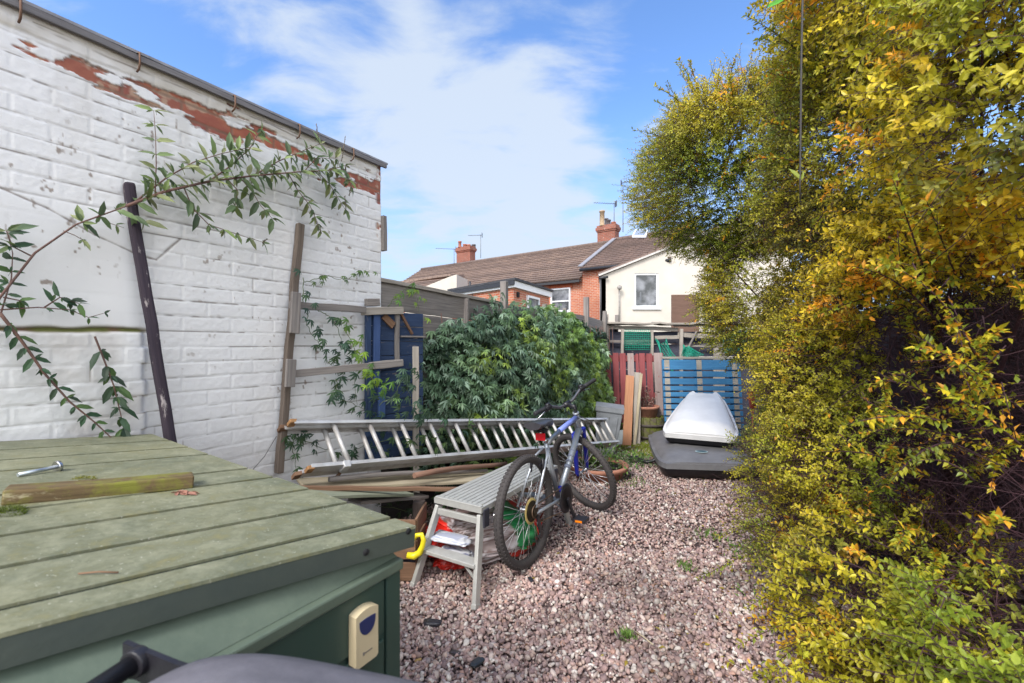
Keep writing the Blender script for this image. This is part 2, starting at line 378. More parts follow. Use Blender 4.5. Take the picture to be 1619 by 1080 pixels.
# pebbles
def ico(sub):
    bm = bmesh.new(); bmesh.ops.create_icosphere(bm, subdivisions=sub, radius=1)
    V = np.array([v.co[:] for v in bm.verts]); Fc = np.array([[v.index for v in f.verts] for f in bm.faces]); bm.free(); return V, Fc
def pebbles(n, y0, y1, sub, dens_left):
    y = RNG.uniform(y0, y1, n); t = RNG.random(n)
    xl = np.maximum(-1.25+.18*(y-1), -.62*y-.35); xr = np.maximum(1.25, .62*y)+.35; xr = np.minimum(xr, 3.0); x = xl+(xr-xl)*t
    V, Fc = ico(sub)
    r = RNG.lognormal(np.log(.0078), .30, n); r = np.clip(r, .004, .017)
    sc = np.stack([r*RNG.uniform(.95, 1.45, n), r*RNG.uniform(.7, 1.1, n), r*RNG.uniform(.5, .85, n)], 1)
    q = RNG.normal(size=(n, 4)); q[:, 1:3] *= .45; q = nrmz(q); w, a, b_, c = q.T
    Rm = np.stack([1-2*(b_*b_+c*c), 2*(a*b_-c*w), 2*(a*c+b_*w), 2*(a*b_+c*w), 1-2*(a*a+c*c), 2*(b_*c-a*w), 2*(a*c-b_*w), 2*(b_*c+a*w), 1-2*(a*a+b_*b_)], 1).reshape(n, 3, 3)
    defo = 1+RNG.normal(size=(n, len(V)))*(.10 if sub > 1 else .13)
    VV = V[None]*defo[..., None]*sc[:, None, :]; VV = np.einsum('nij,nkj->nki', Rm, VV)
    z = gz(x, y)+r*.35+RNG.random(n)**2*.014+.006*fbm(x*2.2, y*2.2, 3, 5)
    VV += np.stack([x, y, z], 1)[:, None, :]
    pal = np.array([(.44, .29, .26), (.30, .185, .175), (.58, .47, .42), (.36, .25, .245), (.70, .64, .59), (.22, .14, .145), (.50, .36, .30), (.40, .33, .33), (.46, .26, .20), (.17, .12, .125)])
    pr = np.array([.19, .15, .14, .13, .10, .08, .09, .06, .04, .02]); pr = pr/pr.sum()
    C = pal[RNG.choice(len(pal), n, p=pr)]*RNG.uniform(.65, 1.1, (n, 1))
    dirt = fbm(x*1.6+3, y*1.6, 4, 11); C = C*.86+np.array([.36, .29, .27])*.24; C *= (1-.45*np.clip((dirt-.48)*4, 0, 1))[:, None]
    Fa = (np.arange(n)[:, None, None]*len(V)+Fc[None]).reshape(-1, 3)
    Cv = np.repeat(C, len(V), 0)*(1+RNG.normal(size=(n*len(V), 1))*.10)
    return VV.reshape(-1, 3), Fa, np.clip(Cv, .01, .9)
V1, F1, C1_ = pebbles(29000, 1.35, 2.9, 2, 0); V2, F2, C2_ = pebbles(38000, 2.9, 6.1, 1, 0)
pm = MT('pebble_stone'); pm.col(pm.attr('col', 'Color')).set(.7, 0, .35).bump(pm.noise(pm.obj(), 320, 3), .25, .002)
gv = mesh_np('gravel', np.vstack([V1, V2]), np.vstack([F1, F2+len(V1)]), pm.m, None, np.vstack([C1_, C2_]), True); tag(gv, kind='stuff')
# moss patch in front of the barrel: thick cushion of tiny blades
c = onz(1025, 712, 0); n = 9000
a = RNG.random(n)*6.283; rr = np.sqrt(RNG.random(n)); X = c.x+.42*rr*np.cos(a); Yy = c.y+.38*rr*np.sin(a)
P = np.stack([X, Yy, gz(X, Yy)+.004], 1); D = np.stack([RNG.normal(size=n)*.5, RNG.normal(size=n)*.5, np.ones(n)], 1)
GR = m_leaf('grass_blade', .35, .6)
Cc = np.array([(.22, .30, .03)])*RNG.uniform(.6, 1.4, (n, 1))+RNG.random((n, 1))*np.array([[.06, .02, 0]])
tag(leaves('moss', P, D, RNG.normal(size=(n, 3)), RNG.uniform(.015, .035, n), .3, Cc, GR, detail=0), kind='stuff')
# sparse weeds growing in the gravel
pp = []; 
for px, py, s_, k in ((760, 815, .05, 70), (1120, 850, .10, 100), (1045, 700, .2, 160), (1150, 745, .25, 160), (992, 1012, .035, 60), (1085, 900, .06, 60), (1000, 765, .22, 150), (1190, 880, .2, 160), (1230, 960, .2, 150), (650, 870, .06, 60)):
    c = onz(px, py, 0)
    for i in range(k): pp.append((c.x+random.gauss(0, s_*.5), c.y+random.gauss(0, s_*.5), .012))
P = np.array(pp); n = len(P); D = np.stack([RNG.normal(size=n)*.8, RNG.normal(size=n)*.8, np.ones(n)], 1)
tag(leaves('weeds', P, D, RNG.normal(size=(n, 3)), RNG.uniform(.015, .05, n), .22, np.array([(.14, .24, .05)])*RNG.uniform(.5, 1.6, (n, 1)), GR, detail=0), kind='stuff')

n = 420; yy_ = RNG.uniform(1.5, 5.2, n); xx_ = .45+.40*yy_-np.abs(RNG.normal(size=n))*.35*(RNG.random(n) < .8)-RNG.random(n)*.9*(RNG.random(n) < .25)
P = np.stack([xx_, yy_, gz(xx_, yy_)+.022], 1); lc = np.array([(.45, .34, .05), (.35, .20, .06), (.25, .13, .06), (.50, .42, .08)])[RNG.integers(0, 4, n)]*RNG.uniform(.6, 1.1, (n, 1))
tag(leaves('leaf_litter', P, RNG.normal(size=(n, 3))*np.array([1, 1, .25]), np.tile([0, 0, 1.], (n, 1))+RNG.normal(size=(n, 3))*.4, RNG.uniform(.015, .032, n), .5, lc, GR, detail=1), kind='stuff')
# ------------------------------------------------------------ white painted brick wall (relief mesh)
E0 = Vector((-.944, 3.2, 0)); WD = Vector((.533, .846, 0)).normalized(); WN = Vector((WD.y, -WD.x, 0))   # along, towards the yard
def wallpt(px, py, off=0.0): return onplane(px, py, E0+WN*off, WN)
def wsz(px, py):
    q = wallpt(px, py); return -(q-E0).dot(WD), q.z
wall = empty('painted_brick_wall', E0, 'white painted brick wall of the outbuilding on the left, paint peeling to red brick under its roof edge', 'wall')
ss = np.concatenate([np.arange(-.0, 2.05, .0042), np.arange(2.05, 4.2, .05)]); zs = np.concatenate([np.arange(0, .55, .05), np.arange(.55, 2.645, .0042)])
SS, ZZ = np.meshgrid(ss, zs); H = .0745
wz = ZZ+.006*(fbm(SS*3, ZZ*3, 3, 3)-.5); row = np.floor(wz/H); fz = (wz/H-row)*H
sx = SS+row % 2*.1125+.012*(fbm(SS*2+9, row*1.37, 2, 8)-.5); fs = (sx/.225-np.floor(sx/.225))*.225
brick_id = vnoise(np.floor(sx/.225)*7.13+.5, row*3.71+.5, 21)
edge = .5*vnoise(SS*60, ZZ*60, 4)*.004
dj = np.minimum(np.minimum(fz, H-fz)-.0035-edge, np.minimum(fs, .225-fs)-.003-edge*1.3)
prof_ = np.clip(dj/.0042, 0, 1); prof_ = prof_*prof_*(3-2*prof_)
hgt = prof_*.0015+(brick_id-.5)*.0018*prof_+(fbm(SS*9, ZZ*9, 4, 30)-.5)*.0014+(fbm(SS*60, ZZ*60, 3, 31)-.5)*.0022
# smooth rendered patch, upper left, and the thicker lower part with its cracked lintel line
s_edge, z_edge = wsz(226, 525); sm_ = 1/(1+np.exp(-(SS-(s_edge-.02+.05*fbm(ZZ*4, SS*2, 2, 40)))/.015))
zt = z_edge+.012*(fbm(SS*8, SS*0, 3, 41)-.5)
rend = sm_*(ZZ > zt)*(1/(1+np.exp(-(wsz(120, 330)[1]-ZZ+ .10*(fbm(SS*3, ZZ*2, 3, 55)-.5))/.02)))
hgt = hgt*(1-.82*rend)+rend*.006
low = (1/(1+np.exp(-(SS-s_edge+.012*(row % 2)-.006)/.004)))*(1/(1+np.exp(-(zt-ZZ)/.003)))
hgt = hgt+low*.026+low*(fbm(SS*18, ZZ*14, 4, 44)-.5)*.004
crack = np.exp(-((ZZ-zt-.004)/(.0065+.006*fbm(SS*14, SS*0, 3, 47)))**2)*sm_
hgt -= crack*.014
white = np.stack([.78+0*SS, .775+0*SS, .785+0*SS], -1)
tone = (fbm(SS*1.7, ZZ*1.7, 4, 50)-.5); white += (tone*.16)[..., None]; white *= (1-.05*(brick_id-.5)*prof_)[..., None]
colr = white
def blend(col, m, c): return col*(1-m[..., None])+np.array(c)*m[..., None]
# hairline cracks in bed joints, irregular
jn = np.exp(-((fz-.0005)/.0030)**2)+np.exp(-((H-fz-.0005)/.0030)**2); jm = np.clip((fbm(SS*2.3, row*2.9, 3, 60)-.38)*6, 0, 1)*np.clip((fbm(SS*28, ZZ*28, 2, 61)-.25)*3, 0, 1)
colr = blend(colr, np.clip(jn*jm*(1-rend), 0, 1)*.95, (.16, .13, .11))
jp = np.exp(-(np.minimum(fs, .225-fs)/.0022)**2)*(fz > .004); jpm = np.clip((vnoise(np.floor(sx/.225+.5)*3.3, row*5.1, 66)-.80)*9, 0, 1)*np.clip((fbm(SS*20, ZZ*20, 2, 67)-.4)*5, 0, 1)
colr = blend(colr, np.clip(jp*jpm*(1-rend), 0, 1)*.8, (.20, .15, .12))
# dirt freckles and drips
fr = np.clip((fbm(SS*42, ZZ*30, 3, 70)-.74)*16, 0, 1)*np.clip((fbm(SS*3, ZZ*3, 3, 71)-.48)*7, 0, 1); colr = blend(colr, fr*.8, (.22, .16, .12))
dr = np.clip((fbm(SS*13, ZZ*1.6, 3, 72)-.60)*5, 0, 1)*np.clip((ZZ-1.9)/.6, 0, 1)*.3; colr = blend(colr, dr, (.38, .34, .28))
lowd = np.clip((.95-ZZ)/.5, 0, 1)*np.clip((fbm(SS*6, ZZ*8, 4, 73)-.42)*3, 0, 1); colr = blend(colr, lowd*.5, (.38, .33, .30))
colr = blend(colr, low*np.clip((fbm(SS*7, ZZ*9, 4, 74)-.45)*4, 0, 1)*.35, (.42, .36, .31))
colr = blend(colr, np.clip(crack*1.4, 0, 1), (.12, .065, .035)); colr = blend(colr, np.clip(crack*1.2, 0, 1)*np.clip((fbm(SS*9, SS*0+2, 2, 75)-.5)*6, 0, 1), (.11, .12, .03))
# diagonal settlement cracks
def seg_d(a, b_):
    ax, az = a; bx, bz = b_; dx, dz = bx-ax, bz-az; t = np.clip(((SS-ax)*dx+(ZZ-az)*dz)/(dx*dx+dz*dz), 0, 1); return np.hypot(SS-ax-t*dx, ZZ-az-t*dz)
for A, B in (((0, 297), (75, 330)), ((75, 330), (150, 372)), ((150, 372), (215, 402)), ((215, 402), (247, 411)), ((247, 411), (285, 378))):
    d = seg_d(wsz(*A), wsz(*B))+.006*(fbm(SS*30, ZZ*30, 2, 80)-.5); m_ = np.exp(-(d/.0035)**2); colr = blend(colr, m_*.8, (.17, .13, .11)); hgt -= m_*.003
# paint gone below the roof edge: bare red brick, cream render and black cracks
def smask(a, b_, w=.05): return 1/(1+np.exp(-(SS-a)/w))*1/(1+np.exp(-(b_-SS)/w))
sA = [wsz(x, 200)[0] for x in (108, 210, 260, 445, 530, 603)]
band = smask(sA[1], sA[0], .02)*.9+smask(sA[3], sA[2], .03)*1.0+smask(sA[5]-.1, sA[4], .02)*1.0+smask(sA[2], sA[1], .03)*.55+smask(sA[4], sA[3], .03)*.48+smask(1.9, 2.2, .02)*.7
cz = 2.500+.030*(fbm(SS*3.3, SS*0+5, 3, 191)-.5)*2+.012*np.sin(SS*9+.6)-.03*smask(sA[5]-.1, sA[4], .02)
nn = fbm(SS*11, ZZ*20, 4, 90); bd = np.abs(ZZ-cz+.02*(fbm(SS*8, ZZ*0, 3, 91)-.5)); e_ = (.046-bd)/.018*1.0+ (fbm(SS*8, ZZ*26, 5, 190)-.5)*13.0-(1-band)*4.0+.1
expo = np.clip(e_*2.2, 0, 1)
corner = np.clip((fbm(SS*24, ZZ*15, 3, 95)-.46)*14, 0, 1)*np.clip((.06-SS)/.03, 0, 1)*np.clip((ZZ-2.05)/.1, 0, 1); expo = np.maximum(expo, corner*.95)
redb = np.stack([.33+.20*(brick_id-.5)+.18*(nn-.5), .105+.05*(brick_id-.5)+.10*(nn-.5), .065+.04*(nn-.5)], -1)
pale = np.clip((fbm(SS*26, ZZ*30, 3, 92)-.56)*9, 0, 1); redb = blend(redb, pale*.65, (.48, .36, .26)); redb = blend(redb, (1-prof_)*.6, (.17, .12, .085))
rim = np.clip(1-np.abs(e_-.1)/.25, 0, 1)*(band > .3); colr = colr*(1-expo[..., None])+redb*expo[..., None]; colr = blend(colr, rim*.65, (.09, .065, .045))
hgt -= expo*.006
top = np.clip((ZZ-2.555+.01*nn)/.012, 0, 1)*(1-expo); cream = np.clip((fbm(SS*5, ZZ*26, 4, 93)-.40)*3, 0, 1); colr = blend(colr, top*.75*(.35+.65*cream), (.50, .455, .38)); hgt += top*.006
tk = np.exp(-((ZZ-2.42-.05*fbm(SS*4, SS*0, 3, 97))/.004)**2)*np.clip((fbm(SS*7, ZZ*9, 3, 98)-.45)*5, 0, 1); colr = blend(colr, tk*.8, (.12, .08, .05)); hgt -= tk*.004
tk = np.exp(-((ZZ-2.585-.02*fbm(SS*6, SS*0, 3, 99))/.004)**2)*np.clip((fbm(SS*9, ZZ*9, 3, 100)-.45)*5, 0, 1); colr = blend(colr, tk*.8, (.12, .08, .05))
hgt = np.where(SS < .001, -.03, hgt)
base = np.array(E0)[None, None]-SS[..., None]*np.array(WD)+ZZ[..., None]*np.array((0, 0, 1.))+hgt[..., None]*np.array(WN)
nr, nc = SS.shape; idx = np.arange(nr*nc).reshape(nr, nc)
Fq = np.stack([idx[:-1, :-1], idx[1:, :-1], idx[1:, 1:], idx[:-1, 1:]], -1).reshape(-1, 4)
wm = MT('painted_brick'); wm.col(wm.attr('col', 'Color')).set(.62, 0, .35).bump(wm.noise(wm.obj(), 160, 4), .22, .003)
o = mesh_np('brick_face', base.reshape(-1, 3)-np.array(E0), Fq, wm.m, wall, np.clip(colr, .01, .85).reshape(-1, 3), True)
# body of the outbuilding behind the face, roof sheet, coping
body = MB(); A = Vector((0, 0, 0)); nb = 3.0
pts = [A-WN*.022-WD*.002, A-WN*nb-WD*.002, A-WN*nb-WD*4.3, A-WN*.022-WD*4.3]
body.slab([Vector((q.x, q.y, 0)) for q in pts], (0, 0, 2.64)); body.build('wall_body', m_brick('white_brick_side', (.66, .66, .68), (.60, .60, .62), (.42, .40, .40)), wall)
cp = MB(); cp.slab([A+WN*.035+WD*.03+Vector((0, 0, 2.652)), A-WN*nb+WD*.03+Vector((0, 0, 2.66)), A-WN*nb-WD*4.35+Vector((0, 0, 2.66)), A+WN*.035-WD*4.35+Vector((0, 0, 2.652))], (0, 0, .012))
ROOFE = m_plain('grey_roof_felt', (.25, .25, .28), .7, 0, .3, 12, .3)
cp.build('roof_sheet', ROOFE, wall)
fb = MB(); fb.beam(A+WN*.026+WD*.02+Vector((0, 0, 2.637)), A+WN*.026-WD*4.3+Vector((0, 0, 2.637)), .016, .026, rough=.0015); fb.build('fascia_board', m_wood('old_fascia', (.27, .26, .27), (.14, .13, .14)), wall)
for s_ in (.28, .66, 1.02, 1.42, 1.78):
    q = MB(); c_ = A-WD*s_+WN*.040+Vector((0, 0, 2.60)); q.tube([c_+Vector((0, 0, .055))-WN*.01, c_+Vector((0, 0, .05))+WN*.012, c_+WN*.016, c_-Vector((0, 0, .02))+WN*.004, c_-WN*.02-Vector((0, 0, .025))], .0042, 6); q.build('gutter_clip', m_plain('rust', (.16, .09, .06), .9), wall)
q = MB(); q.beam(A+WN*.004+WD*.012+Vector((0, 0, 2.03)), A+WN*.004+WD*.012+Vector((0, 0, 2.28)), .03, .05, up=WN, rough=.003); q.build('corner_batten', WOODG, wall)
# ------------------------------------------------------------ timber standing against the wall
def post_thing(name, label, cat, A_, B_, w, h, mat, up, rough=.004, bevel=.004, group=None):
    A_ = Vector(A_); B_ = Vector(B_); m = MB(); m.beam(A_-A_, B_-A_, w, h, up=up, rough=rough); o_ = m.build(name, mat, None, bevel); o_.location = A_
    return tag(o_, label, cat, group)
a_ = wallpt(203, 289, .04); b_ = wallpt(270, 700, .16); b2 = b_+(b_-a_)*.52
post_thing('leaning_post', 'dark purple brown timber post leaning on the white wall behind the green storage box', 'post', b2, a_, .040, .045, WOODD, WN, .003, .012)
tr = empty('trellis_frame', E0, 'weathered timber trellis with one tall mossy post and two crossbars against the white wall', 'trellis')
def rel(v): return Vector(v)-E0
t0 = rel(wallpt(474, 354, .03)); t1 = rel(wallpt(441, 748, .05)); m = MB(); m.beam(t1, t0, .040, .038, up=WN, rough=.004); m.build('post', WOODMOSS, tr, .005)
tm = lambda t: t1+(t0-t1)*t
for ya, yb, xb in ((482, 490, 578), (592, 574, 636)):
    m = MB(); q0 = rel(wallpt(458, ya, .085)); q1 = rel(wallpt(min(xb, 600), yb+ (0 if xb < 600 else 3), .085))
    if xb > 600: q1 = rel(at(xb, yb, 3.02))
    m.beam(q0, q1, .022, .043, rough=.003); m.build('crossbar', WOODG, tr, .003)
for z0, z1, px in ((462, 527, 468), (568, 612, 461)):
    m = MB(); m.beam(rel(wallpt(px, z0, .115)), rel(wallpt(px-3, z1, .115)), .055, .02, up=WN, rough=.003); m.build('block', WOODG, tr, .003)
wr = MB(); wr.tube([wallpt(437, 690, .03), wallpt(418, 722, .05), wallpt(395, 748, .06), wallpt(370, 800, .1)], .0022, 5)
tag(wr.build('wire', m_plain('grey_cable', (.16, .15, .15), .6)), 'thin grey wire running from the trellis post down behind the storage box', 'wire')
# ------------------------------------------------------------ left fence, blue panel
FD = Vector((1.49+.944, 3.7, 0)).normalized(); FN = Vector((FD.y, -FD.x, 0)); FP = Vector((-.944, 3.26, 0))
def fpt(px, py, off=0): return onplane(px, py, FP+FN*off, FN)
fen = empty('board_fence', FP, 'weathered grey board fence with wide horizontal boards between the white wall and the far hedge', 'fence')
rf = lambda v: Vector(v)-FP
def rows(parent, pa, pb, n, h, zt0, zt1, mat, th=.022, name='board', tilt=.0):
    for i in range(n):
        m = MB(); A_ = Vector((pa.x, pa.y, zt0-h*(i+.5))); B_ = Vector((pb.x, pb.y, zt1-h*(i+.5))); m.beam(A_, B_, th, h-.006, rough=.002, off=(0, 0)); m.build(name, mat, parent, .002)
pA = rf(fpt(598, 445)); pB = rf(fpt(792, 482)); rows(fen, pA, pB, 5, .20, pA.z+FP.z, pB.z, WOODG)
m = MB(); m.beam(pA+Vector((0, 0, .012)), pB+Vector((0, 0, .012)), .06, .03, rough=.002); m.build('capping', WOODG2, fen, .003)
for px, yt in ((737, 472), (797, 445), (861, 481), (878, 484), (893, 487), (927, 470), (956, 492), (975, 498)):
    q = rf(fpt(px, yt, .03)); m = MB(); m.beam((q.x, q.y, 0), (q.x, q.y, q.z), .05 if px in (797, 927, 956) else .03, .07 if px in (797, 927) else .05, up=FN, rough=.002); m.build('fence_post', WOODG, fen, .004)
for xa, xb, ya, yb in ((800, 858, 482, 490), (860, 928, 487, 500), (928, 975, 500, 514)):
    pA = rf(fpt(xa, ya)); pB = rf(fpt(xb, yb)); rows(fen, pA, pB, 4, .24, pA.z, pB.z, WOODG)
m = MB(); m.slab([rf(fpt(600, 500, -.03)), rf(fpt(978, 530, -.03)), rf(fpt(978, 530, -.03))*Vector((1, 1, 0)).length*0+Vector((rf(fpt(978, 530, -.03)).x, rf(fpt(978, 530, -.03)).y, 0)), Vector((rf(fpt(600, 500, -.03)).x, rf(fpt(600, 500, -.03)).y, 0))], -FN*.02); m.build('backing', m_wood('dark_fence', (.09, .08, .08), (.05, .045, .045)), fen)
# blue boarded panel
bp = empty('blue_board_panel', E0+Vector((0, 0, 0)), 'dark blue painted board panel framed in grey timber beside the end of the white wall', 'panel')
BD = Vector((.66, .75, 0)).normalized(); BN = Vector((BD.y, -BD.x, 0)); BP = at(572, 500, 3.02); BP.z = 0
bpt = lambda px, py, off=0: onplane(px, py, BP+BN*off, BN)-E0
zt = bpt(600, 492).z
pl, pr = bpt(577, 500), bpt(668, 500)
for i in range(10):
    m = MB(); z = zt-.105*(i+.5); m.beam((pl.x, pl.y, z), (pr.x, pr.y, z), .014+.004*(i % 2), .101, rough=.0015); m.build('blue_board', BLUEW, bp, .002)
for px, w_, mt, y0, y1 in ((595, .05, BLUEL, 488, 600), (582, .035, BLUEW, 488, 690), (628, .03, WOODG, 493, 572), (652, .0, None, 0, 0), (603, .05, BLUEL, 612, 660)):
    if mt is None: continue
    m = MB(); q0 = bpt(px, y0, .025); q1 = bpt(px, y1, .025); m.beam(q1, q0, w_, .025, up=BN, rough=.002); m.build('upright', mt, bp, .003)
m = MB(); m.beam(bpt(571, 493, .045), bpt(637, 491, .045), .022, .052, rough=.003); m.build('top_rail', WOODG2, bp, .003)
m = MB(); m.beam(bpt(578, 478, .03), bpt(599, 478, .03), .04, .05, rough=.003); m.build('block', WOODG, bp, .003)
m = MB(); m.beam(bpt(584, 578, .05), bpt(637, 573, .05), .02, .048, rough=.003); m.build('mid_rail', WOODG2, bp, .003)
m = MB(); m.beam(bpt(633, 532, .02), bpt(672, 533, .02), .02, .012, rough=.002); m.build('batten', WOODG, bp, .002)
m = MB(); m.beam(bpt(606, 500, .022), bpt(622, 515, .022), .02, .05, rough=.003); m.build('broken_board', WOODB, bp, .002)
m = MB(); m.beam(bpt(635, 497, .022), bpt(652, 528, .022), .02, .016, rough=.003); m.build('broken_board', WOODB, bp, .002)
q0 = at(657, 548, 3.15); post_thing('short_stake', 'short pale grey stake standing upright before the blue boards at the edge of the climber', 'stake', (q0.x, q0.y+.03, 0), q0, .045, .022, WOODG2, (0.3, -1, 0), .003, .003)
# ------------------------------------------------------------ far fence
ff = empty('patched_fence', (1.4, 7, 0), 'patched grey timber and dark board fence across the far end, below the houses', 'fence')
FO = Vector((1.4, 7, 0)); fr_ = lambda px, py, Y=7.0: at(px, py, Y)-FO
DBL = m_wood('slate_blue_board', (.10, .105, .15), (.055, .058, .085), peel=((.24, .22, .22), .62))
for i in range(8):
    m = MB(); z = fr_(960, 524).z-.2*(i+.5); m.beam((-.25, .03+.006*(i % 2), z), (5.2, .03+.006*(i % 2), z), .02, .195, rough=.004); m.build('dark_board', DBL, ff, .002)
for (x0, y0, x1, y1, h, Yf) in ((945, 517, 1072, 521, .06, 6.96), (1065, 514, 1190, 513, .055, 6.95), (1035, 534, 1078, 533, .055, 6.93), (1072, 529, 1170, 536, .07, 6.93), (1080, 547, 1130, 548, .03, 6.94), (940, 540, 1032, 539, .04, 6.95), (1030, 510, 1075, 514, .03, 6.9)):
    m = MB(); m.beam(fr_(x0, y0, Yf), fr_(x1, y1, Yf), .03, h, rough=.006); m.build('rail', WOODG2 if h > .05 else WOODG, ff, .003)
m = MB(); m.beam(fr_(940, 512, 7.02), fr_(1400, 512, 7.02), .35, .03, rough=.01); m.build('top_board', WOODG2, ff, .004)
for px, yt, yb, w_ in ((957, 497, 600, .09), (984, 520, 600, .04), (1031, 522, 560, .04), (1077, 520, 600, .05), (1141, 490, 600, .09), (1137, 516, 600, .05), (1133, 541, 560, .10)):
    m = MB(); q = fr_(px, yt, 6.9); m.beam((q.x, q.y, fr_(px, yb, 6.9).z-.9), q, w_, .035, up=(0, 1, 0), rough=.004); m.build('fence_post', WOODG2, ff, .003)
m = MB(); m.beam(fr_(1101, 524, 6.88), fr_(1088, 550, 6.88), .02, .03, up=(0, 1, 0), rough=.004); m.build('branch_brace', WOODG, ff, .004)
# green netting: woven strands
NET = m_plain('green_netting', (.005, .30, .20), .5, 0, .3, 30, 0)
def netting(name, label, c00, c10, c01, c11, nx, ny, sag=0, r=.0045, group='green plastic netting hung on the far fence'):
    m = MB(); c00, c10, c01, c11 = map(Vector, (c00, c10, c01, c11)); o_ = Vector(c00)
    def P_(u, v):
        q = (c00*(1-u)+c10*u)*(1-v)+(c01*(1-u)+c11*u)*v-o_; q.y -= .05*math.sin(u*9+v*4)*sag+.012*math.sin(u*31)*math.sin(v*23); q.z -= sag*.06*math.sin(u*math.pi); return q
    for i in range(nx+1): m.tube([P_(i/nx, j/8) for j in range(9)], r, 4)
    for j in range(ny+1): m.tube([P_(i/10, j/ny) for i in range(11)], r, 4)
    ob = m.build(name, NET); ob.location = o_; return tag(ob, label, 'netting', group)
netting('green_netting', 'square sheet of green netting on the dark boards above the red pallet', at(988, 522, 6.9), at(1029, 522, 6.9), at(988, 553, 6.9), at(1029, 553, 6.9), 13, 9)
netting('green_netting', 'sagging roll of green netting drooping between the red and blue pallets', at(1036, 535, 6.8), at(1052, 535, 6.7), at(1050, 590, 6.5), at(1074, 572, 6.6), 11, 17, 1.6)
netting('green_netting', 'thin wedge of green netting just above the top of the blue pallet', at(1080, 545, 6.75), at(1088, 547, 6.75), at(1078, 562, 6.7), at(1112, 561, 6.7), 14, 8, .5)
netting('green_netting', 'green netting panel at the right end of the far fence beside the overhanging hedge', at(1143, 519, 6.85), at(1180, 519, 6.85), at(1143, 556, 6.8), at(1180, 556, 6.8), 11, 10, .4)
# dark fence added behind the hedge on the right to block light
rfn = empty('light_block_fence', (3.0, 1, 0), 'dark brown board fence added behind the hedge on the right to block light', 'fence')
DK = m_wood('dark_brown_board', (.060, .032, .032), (.030, .016, .018))
p0 = Vector((2.35, -1.2, 0)); p1 = Vector((4.6, 7.0, 0)); nb_ = 62
dd = (p1-p0)/nb_; 
for i in range(nb_):
    m = MB(); q = p0+dd*(i+.5)-Vector((3, 1, 0)); m.beam(q+Vector((.01*(i % 2), 0, 0)), q+Vector((.01*(i % 2), 0, 1.75+random.uniform(-.02, .02))), dd.length-.006, .02, up=Vector((dd.y, -dd.x, 0))); m.build('board', DK, rfn)
# ------------------------------------------------------------ houses
RB = m_brick('red_house_brick', (.42, .105, .050), (.52, .175, .085), (.50, .40, .33))
def roof_mat(name, c1, c2):
    m = MT(name); b_ = m.n('ShaderNodeTexBrick'); m.l(m.uv(), b_.inputs['Vector']); b_.inputs['Scale'].default_value = 1; b_.offset = 0
    b_.inputs['Brick Width'].default_value = .30; b_.inputs['Row Height'].default_value = 40; b_.inputs['Mortar Size'].default_value = .03; b_.inputs['Mortar Smooth'].default_value = 1
    b_.inputs['Color1'].default_value = (*c1, 1); b_.inputs['Color2'].default_value = (*c1, 1); b_.inputs['Mortar'].default_value = (*[x*.35 for x in c1], 1)
    n1 = m.noise(m.obj(), 1.6, 6, .7); k = m.mix(m.rng(n1, .35, .68), b_.outputs[0], c2); k = m.mix(m.rng(m.attr('rnd'), 0, 1, 0, .6), k, (.10, .075, .065)); n2 = m.noise(m.obj(), 14, 4, .7); k = m.mix(m.rng(n2, .6, .75, 0, .5), k, (.3, .27, .22))
    m.col(k).set(.85, 0, .3).bump(b_.outputs['Fac'], -.5, .02); return m.m
RT = roof_mat('brown_roof_tiles', (.30, .215, .175), (.18, .13, .115)); RT2 = roof_mat('dark_roof_tiles', (.25, .175, .15), (.15, .11, .10))
GLASS = MT('window_glass'); GLASS.col(GLASS.mix(GLASS.rng(GLASS.noise(GLASS.obj(), 2.2, 4), .4, .65), (.03, .035, .04), (.22, .23, .26))).set(.08, 0, .8); GLASS = GLASS.m
CREAM = m_plain('cream_render', (.57, .525, .47), .9, 0, .10, 1.5, .2)
FELT = m_plain('black_roof_felt', (.05, .05, .058), .8, 0, .3, 4)
LEAD = m_plain('lead_flashing', (.26, .26, .29), .6, 0, .2, 6)
def tiled(parent, A_, B_, C_, D_, rows_, mat, name='roof'):
    """eave A->B, ridge D->C ; stepped courses"""
    A_, B_, C_, D_ = map(Vector, (A_, B_, C_, D_)); n = (B_-A_).cross(D_-A_).normalized()
    if n.z < 0: n = -n
    m = MB()
    for i in range(rows_):
        t0, t1 = i/rows_, (i+1.12)/rows_
        t1 = min(t1, 1)
        a, b_ = A_.lerp(D_, t0)+n*.07, B_.lerp(C_, t0)+n*.07; d, c = A_.lerp(D_, t1)+n*.004, B_.lerp(C_, t1)+n*.004
        L = (b_-a).length; hh = (d-a).length; r = random.random(); u0 = 0
        m.poly([a, b_, c, d], ((u0, 1+i), (u0+L, 1+i), (u0+L, 1+i+hh), (u0, 1+i+hh)), r)
        m.poly([a-n*.07, b_-n*.07, b_, a], ((u0, 1), (u0+L, 1), (u0+L, 1.02), (u0, 1.02)), r)
    m.poly([A_-n*.12, D_-n*.12, C_-n*.12, B_-n*.12], None, .5)
    return m.build(name, mat, parent)
